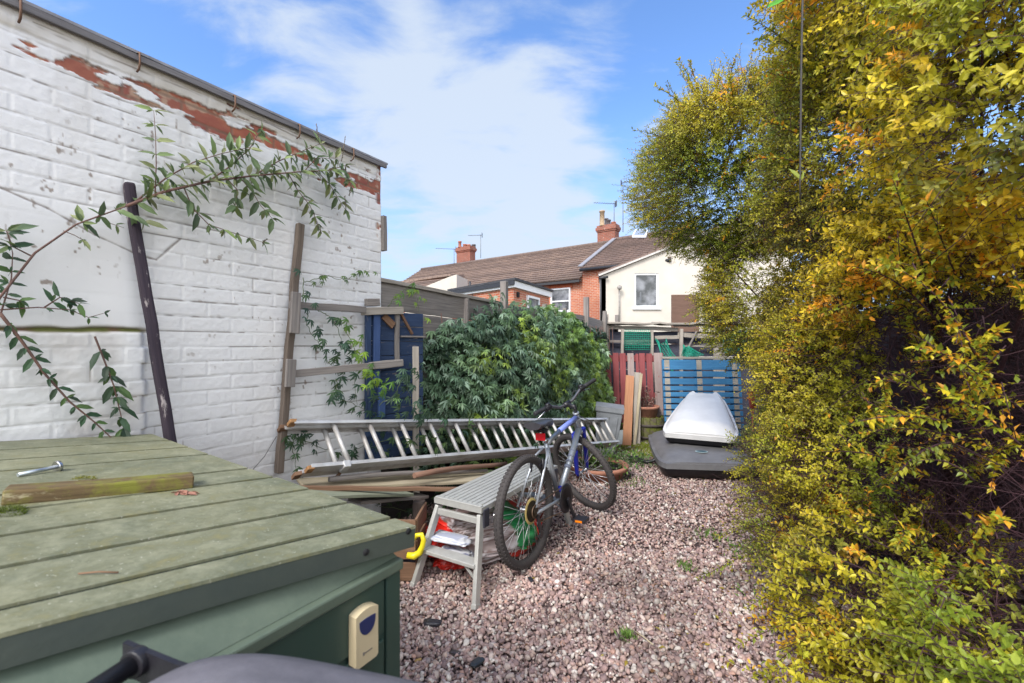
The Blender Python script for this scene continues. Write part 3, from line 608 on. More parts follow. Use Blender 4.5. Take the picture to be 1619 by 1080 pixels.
def window(parent, p, ux, w, h, n, bars=0, sill=True, tilt=False, openv=True):
    """p lower-left corner, ux unit along, n outward normal"""
    p, ux, n = Vector(p), Vector(ux).normalized(), Vector(n).normalized(); up = Vector((0, 0, 1)); t = .07
    m = MB()
    m.beam(p+up*t/2, p+ux*w+up*t/2, .07, t); m.beam(p+up*(h-t/2), p+ux*w+up*(h-t/2), .07, t)
    m.beam(p+ux*t/2+up*t, p+ux*t/2+up*(h-t), t, .068, up=n); m.beam(p+ux*(w-t/2)+up*t, p+ux*(w-t/2)+up*(h-t), t, .068, up=n)
    if bars: m.beam(p+ux*t+up*h*bars, p+ux*(w-t)+up*h*bars, .06, .06)
    f = m.build('window', WHITEM, parent)
    g_ = MB(); q = p-n*.01; g_.slab([q+ux*t+up*t, q+ux*(w-t)+up*t, q+ux*(w-t)+up*(h-t), q+ux*t+up*(h-t)], -n*.01); g_.build('pane', GLASS, f)
    if sill: s_ = MB(); s_.beam(p-ux*.08-up*.05+n*.05, p+ux*(w+.08)-up*.05+n*.05, .16, .07); s_.build('sill', WHITEM, f)
    return f
def aerial(parent, base, top, L, dirx, n=9, r=.016):
    m = MB(); base, top = Vector(base), Vector(top); m.tube([base, top], r, 6); d = Vector(dirx).normalized(); s_ = Vector((d.y, -d.x, 0))
    m.tube([top-d*.12-Vector((0, 0, .04)), top+d*L-Vector((0, 0, .04))], r*.8, 5)
    for i in range(n):
        c = top+d*(L*(i+.5)/n)-Vector((0, 0, .04)); m.tube([c-s_*.14, c+s_*.14], r*.4, 4); 
    m.beam(top-d*.1-Vector((0, 0, .2)), top-d*.1+Vector((0, 0, .12)), .02, .25, up=s_)
    return m.build('aerial', m_plain('grey_metal', (.13, .13, .14), .5, .5), parent)
CHB = m_brick('sooty_chimney_brick', (.26, .075, .045), (.34, .10, .06), (.26, .20, .17))
def chimney(parent, px0, px1, ytop, ybot, Y, T, pots):
    """brick stack with corbelled head; T along direction"""
    T = Vector(T).normalized(); Q = Vector((T.y, -T.x, 0)); a = at(px0, ytop, Y)-parent.location; b_ = at(px1, ytop, Y)-parent.location
    w = abs((px1-px0)/F*Y)*.80; c = (a+b_)/2; zb = (at(px0, ybot, Y)).z-.8; m = MB(); d = .55
    def bx(z0, z1, gx): 
        m.slab([Vector((*(c+T*(sx*(w/2+gx))+Q*(sy*(d/2+gx))).xy, z0)) for sx, sy in ((-1, -1), (1, -1), (1, 1), (-1, 1))], (0, 0, z1-z0))
    zt_ = a.z; bx(zb, zt_-.36, 0); bx(zt_-.36, zt_-.28, .04); bx(zt_-.28, zt_-.12, .08); bx(zt_-.12, zt_, .03)
    o_ = m.build('chimney', CHB, parent)
    for k_, (px, h, r, mt) in enumerate(pots):
        q = at(px, ytop, Y)-parent.location; q.z = zt_-.02; p_ = MB(); p_.lathe([(r*1.15, 0), (r, .05), (r*.92, h-.08), (r*1.15, h-.07), (r*1.15, h), (r*.7, h), (r*.7, h-.1)], q, n=14); p_.build('chimney_pot', mt, o_)
    return o_
POT = m_plain('buff_clay', (.42, .31, .20), .8); POTR = m_plain('red_clay', (.38, .15, .10), .8); POTG = m_plain('dark_clay', (.10, .09, .10), .8)
TT = Vector((.809, -.588, 0)); TN = Vector((-.588, -.809, 0))        # along terrace (towards right), outward normal to the yard
# --- main terrace with brown roof
O1 = Vector((3.2, 20, 0)); h1 = empty('terraced_house', O1, 'red brick terraced house with long brown tiled roof and two chimneys, beyond the left fence', 'house')
wp = lambda px, py, off=0: onplane(px, py, O1+TN*off, TN)-O1
eR = wp(921, 437); eL = wp(600, 460); eL.z = eR.z; rR0 = onplane(950, 386, O1-TN*3.6, TN)-O1
rR = eR-TN*3.6; rR.z = rR0.z; rL = eL-TN*3.6; rL.z = rR0.z
ov = TN*.25-Vector((0, 0, .14))
tiled(h1, eL+ov, eR+ov, rR, rL, 17, RT)
m = MB(); b0 = Vector((eL.x, eL.y, 0)); b1 = Vector((eR.x, eR.y, 0)); up = Vector((0, 0, eR.z)); gab = eR-TN*7.2
m.slab([b0, b1, b1+up, b0+up], -TN*7.0); m.slab([eR-TN*.02, Vector((gab.x, gab.y, eR.z)), rR-Vector((0, 0, .05))], -TT*.3); m.build('wall', RB, h1)
m = MB(); m.beam(eL+ov*1.1-Vector((0, 0, .08)), eR+ov*1.1-Vector((0, 0, .08)), .10, .11); m.build('gutter', m_plain('black_gutter', (.03, .03, .035), .5), h1)
m = MB(); m.tube([rL+Vector((0, 0, .03)), rR+Vector((0, 0, .03))], .11, 8); m.build('ridge_tiles', RT2, h1)
tb = MB(); tb.slab([rL, rR, rR-TN*3.6-Vector((0, 0, 2.3)), rL-TN*3.6-Vector((0, 0, 2.3))], (0, 0, -.1)); tb.build('rear_roof', RT2, h1)
wa = wp(871, 484, .03); wb = wp(902, 484, .03); window(h1, wp(871, 494, .03), TT, (wb-wa).length, wp(871, 457).z-wp(871, 494).z, TN, .45)
m = MB(); q0 = wp(868, 455.5, .012); q1 = wp(905, 455.5, .012); m.slab([q0, q1, q1+Vector((0, 0, .22)), q0+Vector((0, 0, .22))], TN*.03); m.build('window_lintel', m_plain('soldier_brick', (.42, .11, .05), .85), h1)
ch = chimney(h1, 719, 754, 391, 412, 30, TT, [(727, .42, .11, POTR), (735, .22, .13, POTR), (741, .2, .13, POTR), (749, .2, .13, POTG)])
m = MB(); q = rL.lerp(rR, 0)-rL; 
aerial(h1, at(718, 420, 29)-O1, at(718, 393, 29)-O1, 1.2, (-1, -.2, 0)); aerial(h1, at(760, 408, 31)-O1, at(760, 371, 31)-O1, .9, (-1, .1, 0))
# --- taller neighbour on the right with rooflight
O2 = Vector((3.4, 20, 0)); h2 = empty('terraced_house', O2, 'taller brick house with dark tiled roof, rooflight and tall yellow-potted chimney, left of the hedge', 'house')
up2 = lambda px, py, off=0: onplane(px, py, O1+TN*(off+.02), TN)-O2
e0 = up2(921, 421); e1 = up2(1064, 421); e1.z = e0.z; r0z = (onplane(951, 383, O1-TN*3.6, TN)).z
r0_ = e0-TN*3.6; r0_.z = r0z; r1_ = e1-TN*3.6; r1_.z = r0z
tiled(h2, e0+ov, e1+ov, r1_, r0_, 15, RT2)
m = MB(); b0 = Vector((e0.x, e0.y, 0)); b1 = Vector((e1.x, e1.y, 0)); m.slab([b0, b1, b1+Vector((0, 0, e0.z)), b0+Vector((0, 0, e0.z))], -TN*7)
m.slab([e0-TN*.02, Vector((*(e0-TN*7).xy, e0.z)), r0_-Vector((0, 0, .05))], TT*.25); m.build('wall', RB, h2)
m = MB(); m.tube([e0+ov*1.05-Vector((0, 0, .06)), e1+ov*1.05-Vector((0, 0, .06))], .07, 8); m.build('gutter', bpy.data.materials['black_gutter'], h2)
m = MB(); m.tube([r0_+Vector((0, 0, .03)), r1_+Vector((0, 0, .03))], .11, 8); m.build('ridge_tiles', RT2, h2)
tb = MB(); tb.slab([r0_, r1_, r1_-TN*3.6-Vector((0, 0, 2.3)), r0_-TN*3.6-Vector((0, 0, 2.3))], (0, 0, -.1)); tb.build('rear_roof', RT2, h2)
m = MB(); m.beam(e0+ov+Vector((0, 0, .10)), r0_+Vector((0, 0, .10)), .22, .05, up=(0, 0, 1)); m.build('flashing', LEAD, h2)
rn = (e1-e0).cross(r0_-e0).normalized(); rn = rn if rn.z > 0 else -rn
def rp(px, py): return onplane(px, py, O2+e0+ov, rn)-O2
A_, B_, C_, D_ = rp(1000, 379), rp(1022, 379), rp(1026, 368), rp(1005, 368)
vel = MB(); vel.slab([A_+rn*.09, B_+rn*.09, C_+rn*.09, D_+rn*.09], rn*.08); v_ = vel.build('rooflight', WHITEM, h2)
cen = (A_+B_+C_+D_)/4; g_ = MB(); g_.slab([cen+(q-cen)*.78+rn*.172 for q in (A_, B_, C_, D_)], rn*.01); g_.build('pane', m_plain('sky_lit_glass', (.30, .33, .38), .12, 0, .1, 3, 0), v_)
ch2 = chimney(h2, 943, 980, 357, 383, 24.5, TT, [(952, .84, .14, POT), (962, .34, .12, POTG), (959, .42, .09, POTG), (970, .22, .12, POTR)])
aerial(h2, at(971, 357, 24)-O2, at(971, 321, 24)-O2, 1.15, (-1, -.15, 0)); aerial(h2, at(985, 367, 25)-O2, at(985, 288, 25)-O2, .95, (.9, -.5, 0), 8, .018)
m = MB(); q = up2(919, 440); m.slab([Vector((q.x, q.y, 0)), Vector((q.x, q.y, 0))+TT*.12, q+TT*.12, q], TN*.04); 
for px_, py_, sx_ in ((890, 442, 0),): pass
# --- cream rendered two-storey extension
Y3 = 17.5; O3 = at(1000, 500, Y3); O3.z = 0; h3 = empty('rendered_house', O3, 'cream rendered house extension with one white-framed window and a sloping roof edge', 'house')
r3 = lambda px, py, Y=Y3: at(px, py, Y)-O3
pts = [r3(950, 600), r3(1250, 600), r3(1250, 330), r3(1062, 392), r3(950, 437)]; pts[0].z = pts[1].z = 0
wA, wB, wC, wD = r3(1003, 486), r3(1041, 486), r3(1041, 432), r3(1003, 432)
m = MB()
def quad3(a, b_, c, d): m.slab([a, b_, c, d], (0, .25, 0))
x0_, x1_, z0_, z1_ = wA.x, wB.x, wA.z, wC.z; L0, R0 = pts[0], pts[1]
topz = lambda x: pts[4].z+(pts[3].z-pts[4].z)*(x-pts[4].x)/(pts[3].x-pts[4].x)
V_ = lambda x, z: Vector((x, 0, z))
quad3(V_(L0.x, 0), V_(x0_, 0), V_(x0_, topz(x0_)), V_(L0.x, topz(L0.x))); quad3(V_(x0_, 0), V_(x1_, 0), V_(x1_, z0_), V_(x0_, z0_))
quad3(V_(x0_, z1_), V_(x1_, z1_), V_(x1_, topz(x1_)), V_(x0_, topz(x0_))); m.slab([V_(x1_, 0), V_(R0.x, 0), V_(R0.x, topz(R0.x)), V_(x1_, topz(x1_))], (0, .25, 0))
sdv_ = at(952, 500, Y3+3.6)-at(952, 500, Y3); sdv_.z = 0; m.slab([V_(L0.x, 0), V_(L0.x, topz(L0.x)), V_(L0.x, topz(L0.x))+sdv_, V_(L0.x, 0)+sdv_], (.2, 0, 0)); m.build('wall', CREAM, h3)
f_ = window(h3, V_(x0_, z0_)+Vector((0, .06, 0)), (1, 0, 0), x1_-x0_, z1_-z0_, (0, -1, 0))
m = MB(); m.box(V_((x0_+x1_)/2, (z0_+z1_)/2)+Vector((0, 1.2, 0)), (1.6, .05, 2)); m.build('room_backdrop', m_plain('dim_room', (.10, .09, .09), .9), h3)  # dark sheet standing in for the dim room, its shade in the colour
for k_, (dx, w_, h_, cc) in enumerate(((.28, .25, .95, (.13, .14, .16)), (.72, .22, .5, (.4, .37, .33)), (.45, .2, .22, (.5, .42, .3)))):
    m = MB(); m.lathe([(w_*.3, 0), (w_*.5, h_*.2), (w_*.45, h_*.6), (w_*.15, h_*.8), (w_*.2, h_)], V_(x0_+(x1_-x0_)*dx, z0_+.08)+Vector((0, .18, 0)), n=12); m.build('ornament', m_plain('ornament_%d' % k_, cc, .7), h3)
m = MB(); m.beam(pts[4]+Vector((-.1, -.04, .03)), V_(R0.x, topz(R0.x))+Vector((0, -.04, .03)), .14, .07); m.build('verge', m_plain('pale_verge', (.55, .52, .5), .8), h3)
m = MB(); m.slab([pts[4]+Vector((-.1, 0, .05)), V_(R0.x, topz(R0.x)+.05), V_(R0.x, topz(R0.x)+.05)+Vector((0, 4.4, 0)), pts[4]+sdv_+Vector((-.1, 0, .05))], (0, 0, .1)); m.build('roof', RT2, h3)
m = MB(); m.tube([r3(979, 515, Y3-.1), r3(979, 455, Y3-.1)], .025, 6); m.lathe([(.02, 0), (.09, .03), (.09, .10), (.02, .13)], r3(979, 455, Y3-.12), (0, -1, 0), 12); m.build('flue_pipe', m_plain('grey_pipe', (.30, .28, .27), .6), h3)
m = MB(); m.tube([r3(950, 440, Y3-.1), r3(950, 520, Y3-.1)], .030, 8); m.tube([r3(947, 440, Y3-.12), r3(961, 438, Y3-.12)], .05, 6); m.build('drainpipe', bpy.data.materials['black_gutter'], h3)
m = MB(); q = r3(1062, 466, Y3-3); m.slab([Vector((q.x, -3, 0)), Vector((q.x+.9, -3, 0)), Vector((q.x+.9, -3, q.z)), Vector((q.x, -3, q.z))], (0, .05, 0)); o_ = m.build('brown_panel_fence', m_wood('brown_fence', (.20, .12, .09), (.12, .07, .055)), None); o_.location = O3; tag(o_, 'brown timber fence panel in front of the cream house, half behind the hedge', 'fence')
# --- flat roofed brick extension
Pc, Pl, Pr = at(812, 500, 13.6), at(715, 500, 16.2), at(868, 500, 16.4); 
for q in (Pc, Pl, Pr): q.z = 0
h4 = empty('brick_extension', Pc, 'low red brick extension with black flat roof, white fascia and small top-hung window', 'building')
zc = at(812, 455, 13.6).z; c_ = Vector((0, 0, 0)); l_ = Pl-Pc; r_ = Pr-Pc; bk = l_+r_
m = MB(); m.slab([c_, r_, bk, l_], (0, 0, zc)); m.build('wall', RB, h4)
def frm(k): 
    ce = (l_+r_)/2; return [ce+(q-ce)*k for q in (c_, r_, bk, l_)]
z_ = Vector((0, 0, zc+.004)); m = MB(); m.slab([q+z_ for q in frm(1.06)], (0, 0, .20)); m.build('fascia', WHITEM, h4)
m = MB(); m.slab([q+z_+Vector((0, 0, .204)) for q in frm(1.10)], (0, 0, .07)); m.build('roof', FELT, h4)
m = MB(); fr4 = frm(1.075); m.slab([fr4[0]+Vector((0, 0, zc+.07)), fr4[3]+Vector((0, 0, zc+.07)), fr4[3]+Vector((0, 0, zc+.2)), fr4[0]+Vector((0, 0, zc+.2))], (-.03, -.03, 0)); m.build('gutter', bpy.data.materials['black_gutter'], h4)
rd = r_.normalized(); rn_ = Vector((rd.y, -rd.x, 0)); q = onplane(832, 475, Pc, rn_)-Pc; q2 = onplane(851, 475, Pc, rn_)-Pc
window(h4, Vector((q.x, q.y, zc-.95))+rn_*.03, rd, (q2-q).length, .82, rn_, .45)
m = MB(); q = onplane(818, 466, Pc, rn_)-Pc; m.box(q, (.14, .1, .16), math.atan2(rd.y, rd.x)); m.build('air_vent', DARK, h4)
m = MB(); ld = l_.normalized(); ln = Vector((-ld.y, ld.x, 0)); q = onplane(745, 452, Pc, ln)-Pc-ld*0; ln = ln if ln.y < 0 else -ln; m.tube([q+ln*.06+Vector((0, 0, .15)), q+ln*.06+Vector((0, 0, -.1)), q+ln*.06+Vector((.12, 0, -.3)), Vector((q.x+.12, q.y, 0))+ln*.06], .04, 8); m.build('downpipe', bpy.data.materials['black_gutter'], h4)
# --- pale gabled lean-to left of it, lower roofs far left
Pg = at(690, 500, 19); Pg.z = 0; h5 = empty('pale_outhouse', Pg, 'small cream rendered outhouse with sloping roof between fence and brick extension', 'outbuilding')
m = MB(); q = [at(640, 500, 19.5)-Pg, at(722, 500, 18)-Pg, at(722, 434, 18)-Pg, at(712, 437, 18)-Pg, at(640, 466, 19.5)-Pg]; q[0].z = q[1].z = 0; m.slab(q, (.3, 1.5, 0)); m.build('wall', CREAM, h5)
m = MB(); m.slab([at(600, 452, 21)-Pg, at(712, 436, 18.2)-Pg, at(735, 438, 19.5)-Pg, at(640, 446, 23)-Pg], (0, 0, .08)); m.build('roof', RT, h5)
# ------------------------------------------------------------ storage box
LG = Vector(((1447-CX)/F, 1, -(627-HY)/F)); C1 = at(654, 831, 1.0); C2 = at(241, 686, 1.95); LE = C2-C1
sb = empty('storage_box', (-.26, 1.0, 0), 'large green plastic garden storage box with weathered planked lid in the left foreground', 'storage box'); SO = Vector((-.26, 1.0, 0))
LIDM = MT('weathered_green_resin'); uv = LIDM.uv(); pz = LIDM.obj()
n1 = LIDM.noise(pz, 3.2, 7, .70, .6); n2 = LIDM.noise(LIDM.map(pz, (2, 2, 1)), 9, 7, .75, .3); n3 = LIDM.noise(pz, 60, 4, .7)
k = LIDM.mix(LIDM.rng(n1, .32, .68), (.105, .118, .078), (.215, .212, .128)); k = LIDM.mix(LIDM.rng(n2, .45, .72, 0, .75), k, (.30, .30, .205))
k = LIDM.mix(LIDM.rng(n2, .46, .28, 0, .85), k, (.215, .195, .085)); k = LIDM.mix(LIDM.rng(n3, .52, .72, 0, .65), k, (.10, .11, .06)); k = LIDM.mix(LIDM.rng(LIDM.noise(pz, 150, 2), .68, .74), k, (.45, .45, .38))
LIDM.col(k).set(.62, 0, .35).bump(LIDM.mul(n3, n2, 'ADD'), .25, .004); LIDM = LIDM.m
BODYG = m_plain('dark_green_resin', (.028, .060, .050), .45, 0, .25, 6, .12, c2=(.040, .072, .060))
BODYL = MT('faded_green_resin'); pz = BODYL.obj(); BODYL.col(BODYL.mix(BODYL.rng(BODYL.noise(pz, 5, 6, .7), .3, .7), (.075, .105, .082), (.13, .165, .125))).set(.5, 0, .4).bump(BODYL.noise(pz, 90, 3), .15, .003); BODYL = BODYL.m
GROOVE = m_plain('groove_shade', (.004, .010, .010), .9, spec=.1, var=.1)  # near-black colour stands for the shade down in the lid grooves
EDGEM = m_plain('lid_edge_green', (.040, .052, .047), .6, 0, .2, 9, .2, c2=(.062, .075, .062))
xs_ = [241, 269, 300, 332, 395, 435, 489, 550, 619, 653]
def tt(px): u = (px-CX)/F; return (u*C1.y-C1.x)/((C2.x-C1.x)-u*(C2.y-C1.y))
ts = sorted([min(max(tt(x), 0), 1) for x in xs_[1:-1]]+[0, 1]); nrm = LE.cross(LG).normalized()
if nrm.z < 0: nrm = -nrm
lid = MB(); thick = .046
def LP(t, s_): return C1+LE*t-LG*s_-SO
lid.slab([LP(-.002, -.002)-nrm*.007, LP(1, -.002)-nrm*.007, LP(1, 1.15)-nrm*.007, LP(-.002, 1.15)-nrm*.007], -nrm*(thick-.007))
lo = lid.build('lid', EDGEM, sb, .006)
gv_ = MB(); gv_.slab([LP(.004, .001)-nrm*.005, LP(.996, .001)-nrm*.005, LP(.996, 1.14)-nrm*.005, LP(.004, 1.14)-nrm*.005], -nrm*.0015); gv_.build('lid_groove', GROOVE, lo)
for i in range(len(ts)-1):
    g0 = .0052 if i else -.0025; g1 = .0052 if i < len(ts)-2 else 0
    if i == 4: g1 = .0075
    a0 = ts[i]+g0; a1 = ts[i+1]-g1; p_ = MB(); ex = -.002+(.004 if i > 3 else 0)
    p_.slab([LP(a0, ex), LP(a1, ex), LP(a1, 1.15), LP(a0, 1.15)], -nrm*.0062); p_.build('lid_plank', LIDM, lo, .0015)
for px, py in ((577, 872), (644, 839)):
    q = onplane(px, py, C1+Vector((0, 0, 0)), LG.cross(Vector((0, 0, 1)))) - SO; m = MB(); dn = LG.cross(Vector((0, 0, 1))).normalized(); m.lathe([(.0068, -.002), (.0068, .0012), (0, .0012)], q+dn*.0048, dn, 14); m.build('bolt_hole', DARK, lo)
# body
K = Vector((0, 0, 0)); w_ = WD; v_ = -WN
bd = MB(); Lb = 1.5; Db = 1.52
bd.slab([K, K-w_*Lb, K-w_*Lb+v_*Db, K+v_*Db], (0, 0, .846)); bd.build('body', BODYG, sb, .008)
m = MB(); m.beam(K+WN*.006+w_*.004+Vector((0, 0, .859)), K-w_*Lb+WN*.006+Vector((0, 0, .859)), .024, .024); m.build('top_rail', BODYL, sb, .004)
m = MB(); ra = K+Vector((0, 0, .872)); rb = K-w_*Lb+Vector((0, 0, .872)); la = LP(.014, .03)-nrm*.047; lb = LP(.014, 1.12)-nrm*.047; nseg = 12
m.grid([[ra.lerp(rb, i/nseg) for i in range(nseg+1)], [ra.lerp(la, .5).lerp(rb.lerp(lb, .5), i/nseg) for i in range(nseg+1)], [la.lerp(lb, i/nseg) for i in range(nseg+1)]]); 
ea = K+v_*Db+Vector((0, 0, .872)); la2 = LP(.97, .03)-nrm*.047; m.grid([[ra, ea], [la, la2]], sm=False); m.build('lid_skirt', BODYL, sb)
m = MB(); m.beam(K+WN*.004-w_*.018+Vector((0, 0, 0)), K+WN*.004-w_*.018+Vector((0, 0, .845)), .04, .010, up=WN); m.build('corner_post', BODYG, sb, .002)
for z0, z1 in ((.726, .842), (.60, .712), (.474, .586), (.35, .46), (.22, .336)):
    m = MB(); m.beam(K+WN*.003-w_*.042+Vector((0, 0, (z0+z1)/2)), K+WN*.003-w_*(Lb-.03)+Vector((0, 0, (z0+z1)/2)), .008, z1-z0); m.build('side_plank', BODYG, sb, .003)
# alarm / wireless box on its side
al = empty('alarm_box', SO, 'small cream plastic sounder box with blue shield window on the green storage box', 'alarm box')
pR = onplane(598, 980, SO+WN*.03, WN)-SO; pL = onplane(563, 980, SO+WN*.03, WN)-SO; sR = pR.dot(w_); sL = pL.dot(w_); zt_, zb_ = .815, .708; A2 = lambda s_, z, d: w_*s_+WN*d+Vector((0, 0, z))
CRM = m_plain('aged_cream_plastic', (.66, .55, .36), .42, 0, .08, 8, .05)
prof = []; cs = (sL+sR)/2; hw = (sR-sL)/2; n_ = 10
for i in range(n_+1): a = -1+2*i/n_; prof.append((cs+hw*a, zt_+.007*(1-a*a)-.004))
prof += [(sR, zb_+.004), (sR-.005, zb_), (sL+.005, zb_), (sL, zb_+.004)]
m = MB(); m.slab([A2(s_, z, .008) for s_, z in prof], WN*.022); m.build('casing', CRM, al, .0035, seg=3)
m = MB(); sh = [(-.72, .022)]+[(-.72+1.44*i/6, .022-.0) for i in range(1, 7)]; pts_ = [(x, .0) for x, _ in sh]; lowr = [(.72*math.cos(math.pi*i/12), -.030*math.sin(math.pi*i/12)**.8) for i in range(1, 12)]
zc_ = zt_-.018; m.slab([A2(cs+hw*x, zc_+(.003*(1-x*x)), .0285) for x, _ in pts_]+[A2(cs+hw*x, zc_+z, .0285) for x, z in lowr], WN*.003); m.build('lens', m_plain('blue_lens', (.025, .035, .13), .3, 0, .1, 8, 0), al)
m = MB()
for i, x in enumerate((-.34, -.2, -.1, 0, .1, .2, .3, .4)): m.beam(A2(cs+hw*x, zb_+.022-(.002 if i == 0 else 0), .0302), A2(cs+hw*x, zb_+.0245+(.002 if i == 0 else .0), .0302), .0022 if i else .0045, .0006, up=WN)
m.build('logo', m_plain('grey_print', (.25, .22, .2), .6), al)
# things lying on the lid
def lidpt(px, py, h=0): return onplane(px, py, C1+nrm*h, nrm)
pa, pb_ = lidpt(14, 783, .016), lidpt(310, 757, .016); m = MB(); dl = (pb_-pa); m.beam(-dl*.02, dl*.98, .062, .034, up=nrm, rough=.003)
o_ = m.build('mossy_plank', m_wood('mossy_offcut', (.20, .14, .07), (.075, .05, .025), moss=((.17, .17, .03), .47), peel=((.36, .31, .20), .62)), None, .004); o_.location = pa; tag(o_, 'short mossy offcut of wood lying across the lid of the green storage box', 'plank')
bo = empty('coach_bolt', lidpt(90, 742), 'silver bolt with a round washer head lying on the lid left of the mossy offcut', 'bolt'); q0 = lidpt(90, 738, .012)-bo.location; q1 = lidpt(28, 751, .006)-bo.location; ax = (q0-q1).normalized()
m = MB(); m.tube([q1, q0], .0055, 10); m.build('shank', m_plain('zinc', (.50, .55, .60), .35, .8, .1, 30, 0), bo); m = MB(); m.lathe([(.016, -.003), (.017, 0), (.016, .006), (.008, .009)], q0, ax, 16); m.build('head', STEEL, bo)
def clump(name, label, c, rx, ry, rz, n, colr_, L=.012, cat='moss', u=(1, 0, 0)):
    V, Fc = ico(3); V = V*(1+.25*tri_noise(V, 5, 3)[:, None]); V = V*np.array([rx, ry, rz])*.9; V = V[:, :]
    i = RNG.integers(0, len(V), n); P_ = V[i]+RNG.normal(size=(n, 3))*.002; D_ = nrmz(P_/np.array([rx, ry, rz]))+RNG.normal(size=(n, 3))*.4
    o_ = leaves(name, P_, D_, RNG.normal(size=(n, 3)), RNG.uniform(.4, 1, n)*L, .35, np.array([colr_])*RNG.uniform(.4, 1.6, (n, 1)), GR, detail=0); o_.location = c; return tag(o_, label, cat)
clump('moss_clump', 'dark green moss clump at the left edge of the storage box lid', lidpt(14, 812), .03, .02, .012, 1600, (.10, .14, .01), .006); clump('moss_clump', 'flat yellow-green moss clump on the lid behind the mossy offcut', lidpt(134, 758), .030, .012, .006, 900, (.22, .22, .02), .005)
n = 30; c = lidpt(290, 781); P_ = np.array([(random.uniform(-.022, .02), random.uniform(-.008, .008), .003) for _ in range(12)]); D_ = RNG.normal(size=(12, 3))*np.array([1, .5, .12])
o_ = leaves('dead_leaf', P_, D_, np.tile([0, 0, 1.], (12, 1))+RNG.normal(size=(12, 3))*.3, RNG.uniform(.02, .035, 12), .5, np.tile([.30, .14, .10], (12, 1)), m_leaf('dead_leaf_mat', .1, .8), detail=2); o_.location = c; tag(o_, 'curled reddish dead leaf on the lid beside the mossy offcut', 'leaf')
m = MB(); a_, b_ = lidpt(124, 907, .003), lidpt(187, 905, .003); m.tube([a_-a_, (b_-a_)*.5+Vector((0, 0, .002)), b_-a_], .0014, 5); o_ = m.build('twig', WOODB); o_.location = a_; tag(o_, 'thin dry twig on the near planks of the storage box lid', 'twig')

# ------------------------------------------------------------ wheelie bin
bn = empty('wheelie_bin', (-.225, .325, .012), 'dark grey wheelie bin with domed lid and side handle beside the green storage box', 'bin', rz=R(-9))
m = MB(); secs = []
for z, s_ in ((.08, .17), (.5, .20), (.86, .235), (.87, .25), (.90, .25)):
    secs.append([Vector((s_*1.0*sgx, s_*1.0*sgy, z)) for sgx, sgy in ((-1, -1), (1, -1), (1, 1), (-1, 1))])
m.grid(secs, sm=False, closed_u=True); m.poly(secs[0][::-1]); m.build('body', BINP, bn, .012)
m = MB(); n_ = 28; G = []
for j in range(n_+1):
    v = -1+2*j/n_; rowp = []
    for i in range(n_+1):
        u = -1+2*i/n_; rr_ = (abs(u)**4+abs(v)**4)**.25 if (u or v) else 0; k_ = max(abs(u), abs(v)); sc_ = k_/rr_ if rr_ else 1
        z = .905+.050*(1-k_**2.4)**.6 if k_ < 1 else .900
        z += .007*(1 if (abs(u) < .60 and abs(v) < .66) else 0)
        rowp.append(Vector((u*sc_*.262, v*sc_*.262, z-.02*u)))
    G.append(rowp)
m.grid(G); G2 = [[Vector((q.x, q.y, q.z-.03)) for q in r_] for r_ in (G[-1], )]; 
rim_ = G[0]+[r_[-1] for r_ in G[1:]]+G[-1][::-1][1:]+[r_[0] for r_ in G[::-1][1:-1]]; m.grid([[q for q in rim_], [q-Vector((0, 0, .035)) for q in rim_]], closed_u=True); m.build('lid', BINP, bn)
m = MB(); m.tube([(-.30, .21, .925), (-.31, .05, .925), (-.31, -.2, .92)], .0125, 16); hd = m.build('handle', BLACKP, bn)
m = MB(); m.slab([(-.325, .21, .905), (-.325, .21, .945), (-.24, .205, .93), (-.18, .20, .925), (-.24, .20, .89)], (0, .007, 0)); m.lathe([(.018, -.004), (.018, .012)], (-.30, .203, .925), (0, 1, 0), 18); m.build('hinge_bracket', BLACKP, bn, .002)
for sx_ in (-1, 1):
    m = MB(); m.lathe([(.03, -.025), (.10, -.025), (.10, .025), (.03, .025)], (sx_*.18, -.22, .10), (1, 0, 0), 24); m.build('wheel', BLACKP, bn)

# ------------------------------------------------------------ extension ladder
lad = empty('extension_ladder', at(490, 742, 2.42)*1, 'long aluminium extension ladder lying on its edge along the fence, behind the bicycle', 'ladder'); LO = lad.location.copy()
U0, U1, L0, L1 = at(462, 669, 2.50), at(957, 663, 4.9), at(490, 742, 2.40), at(977, 700, 4.8)
U0, U1, L0, L1 = [q-LO for q in (U0, U1, L0, L1)]; la_ = (U1-U0).normalized(); ln_ = la_.cross(L0-U0).normalized(); ln_ = ln_ if ln_.z < 0 else -ln_
off = ln_*.062
for k_, (dv, shr) in enumerate(((Vector((0, 0, 0)), 0), (off, .03))):
    u0, u1, l0, l1 = U0+dv-la_*shr, U1+dv-la_*shr, L0+dv-la_*shr*1.5, L1+dv-la_*shr
    wv = (l0-u0).normalized()
    for a_, b_ in ((u0, u1), (l0, l1)):
        m = MB(); sg = 1 if a_ is u0 else -1
        m.beam(a_, b_, .006, .056, up=ln_); m.beam(a_+wv*sg*.008+ln_*.026, b_+wv*sg*.008+ln_*.026, .022, .004, up=ln_); m.beam(a_+wv*sg*.008-ln_*.026, b_+wv*sg*.008-ln_*.026, .022, .004, up=ln_)
        m.build('rail', ALU if k_ == 0 else ALUD, lad, .001)
        m = MB(); m.beam(a_-la_*.022, a_+la_*.018, .024, .054, up=ln_, rough=.003); m.build('end_cap', m_plain('rusty_rubber', (.36, .19, .08), .8, 0, .4, 30) if k_ == 0 else WOODB, lad, .004)
    for i in range(14):
        t = (i+1.0)/14.15; t = t if k_ == 0 else t
        a_, b_ = u0.lerp(u1, t), l0.lerp(l1, t); m = MB(); m.tube([a_, b_], .0145, 12); m.build('rung', ALUD if k_ == 0 else ALUD, lad)
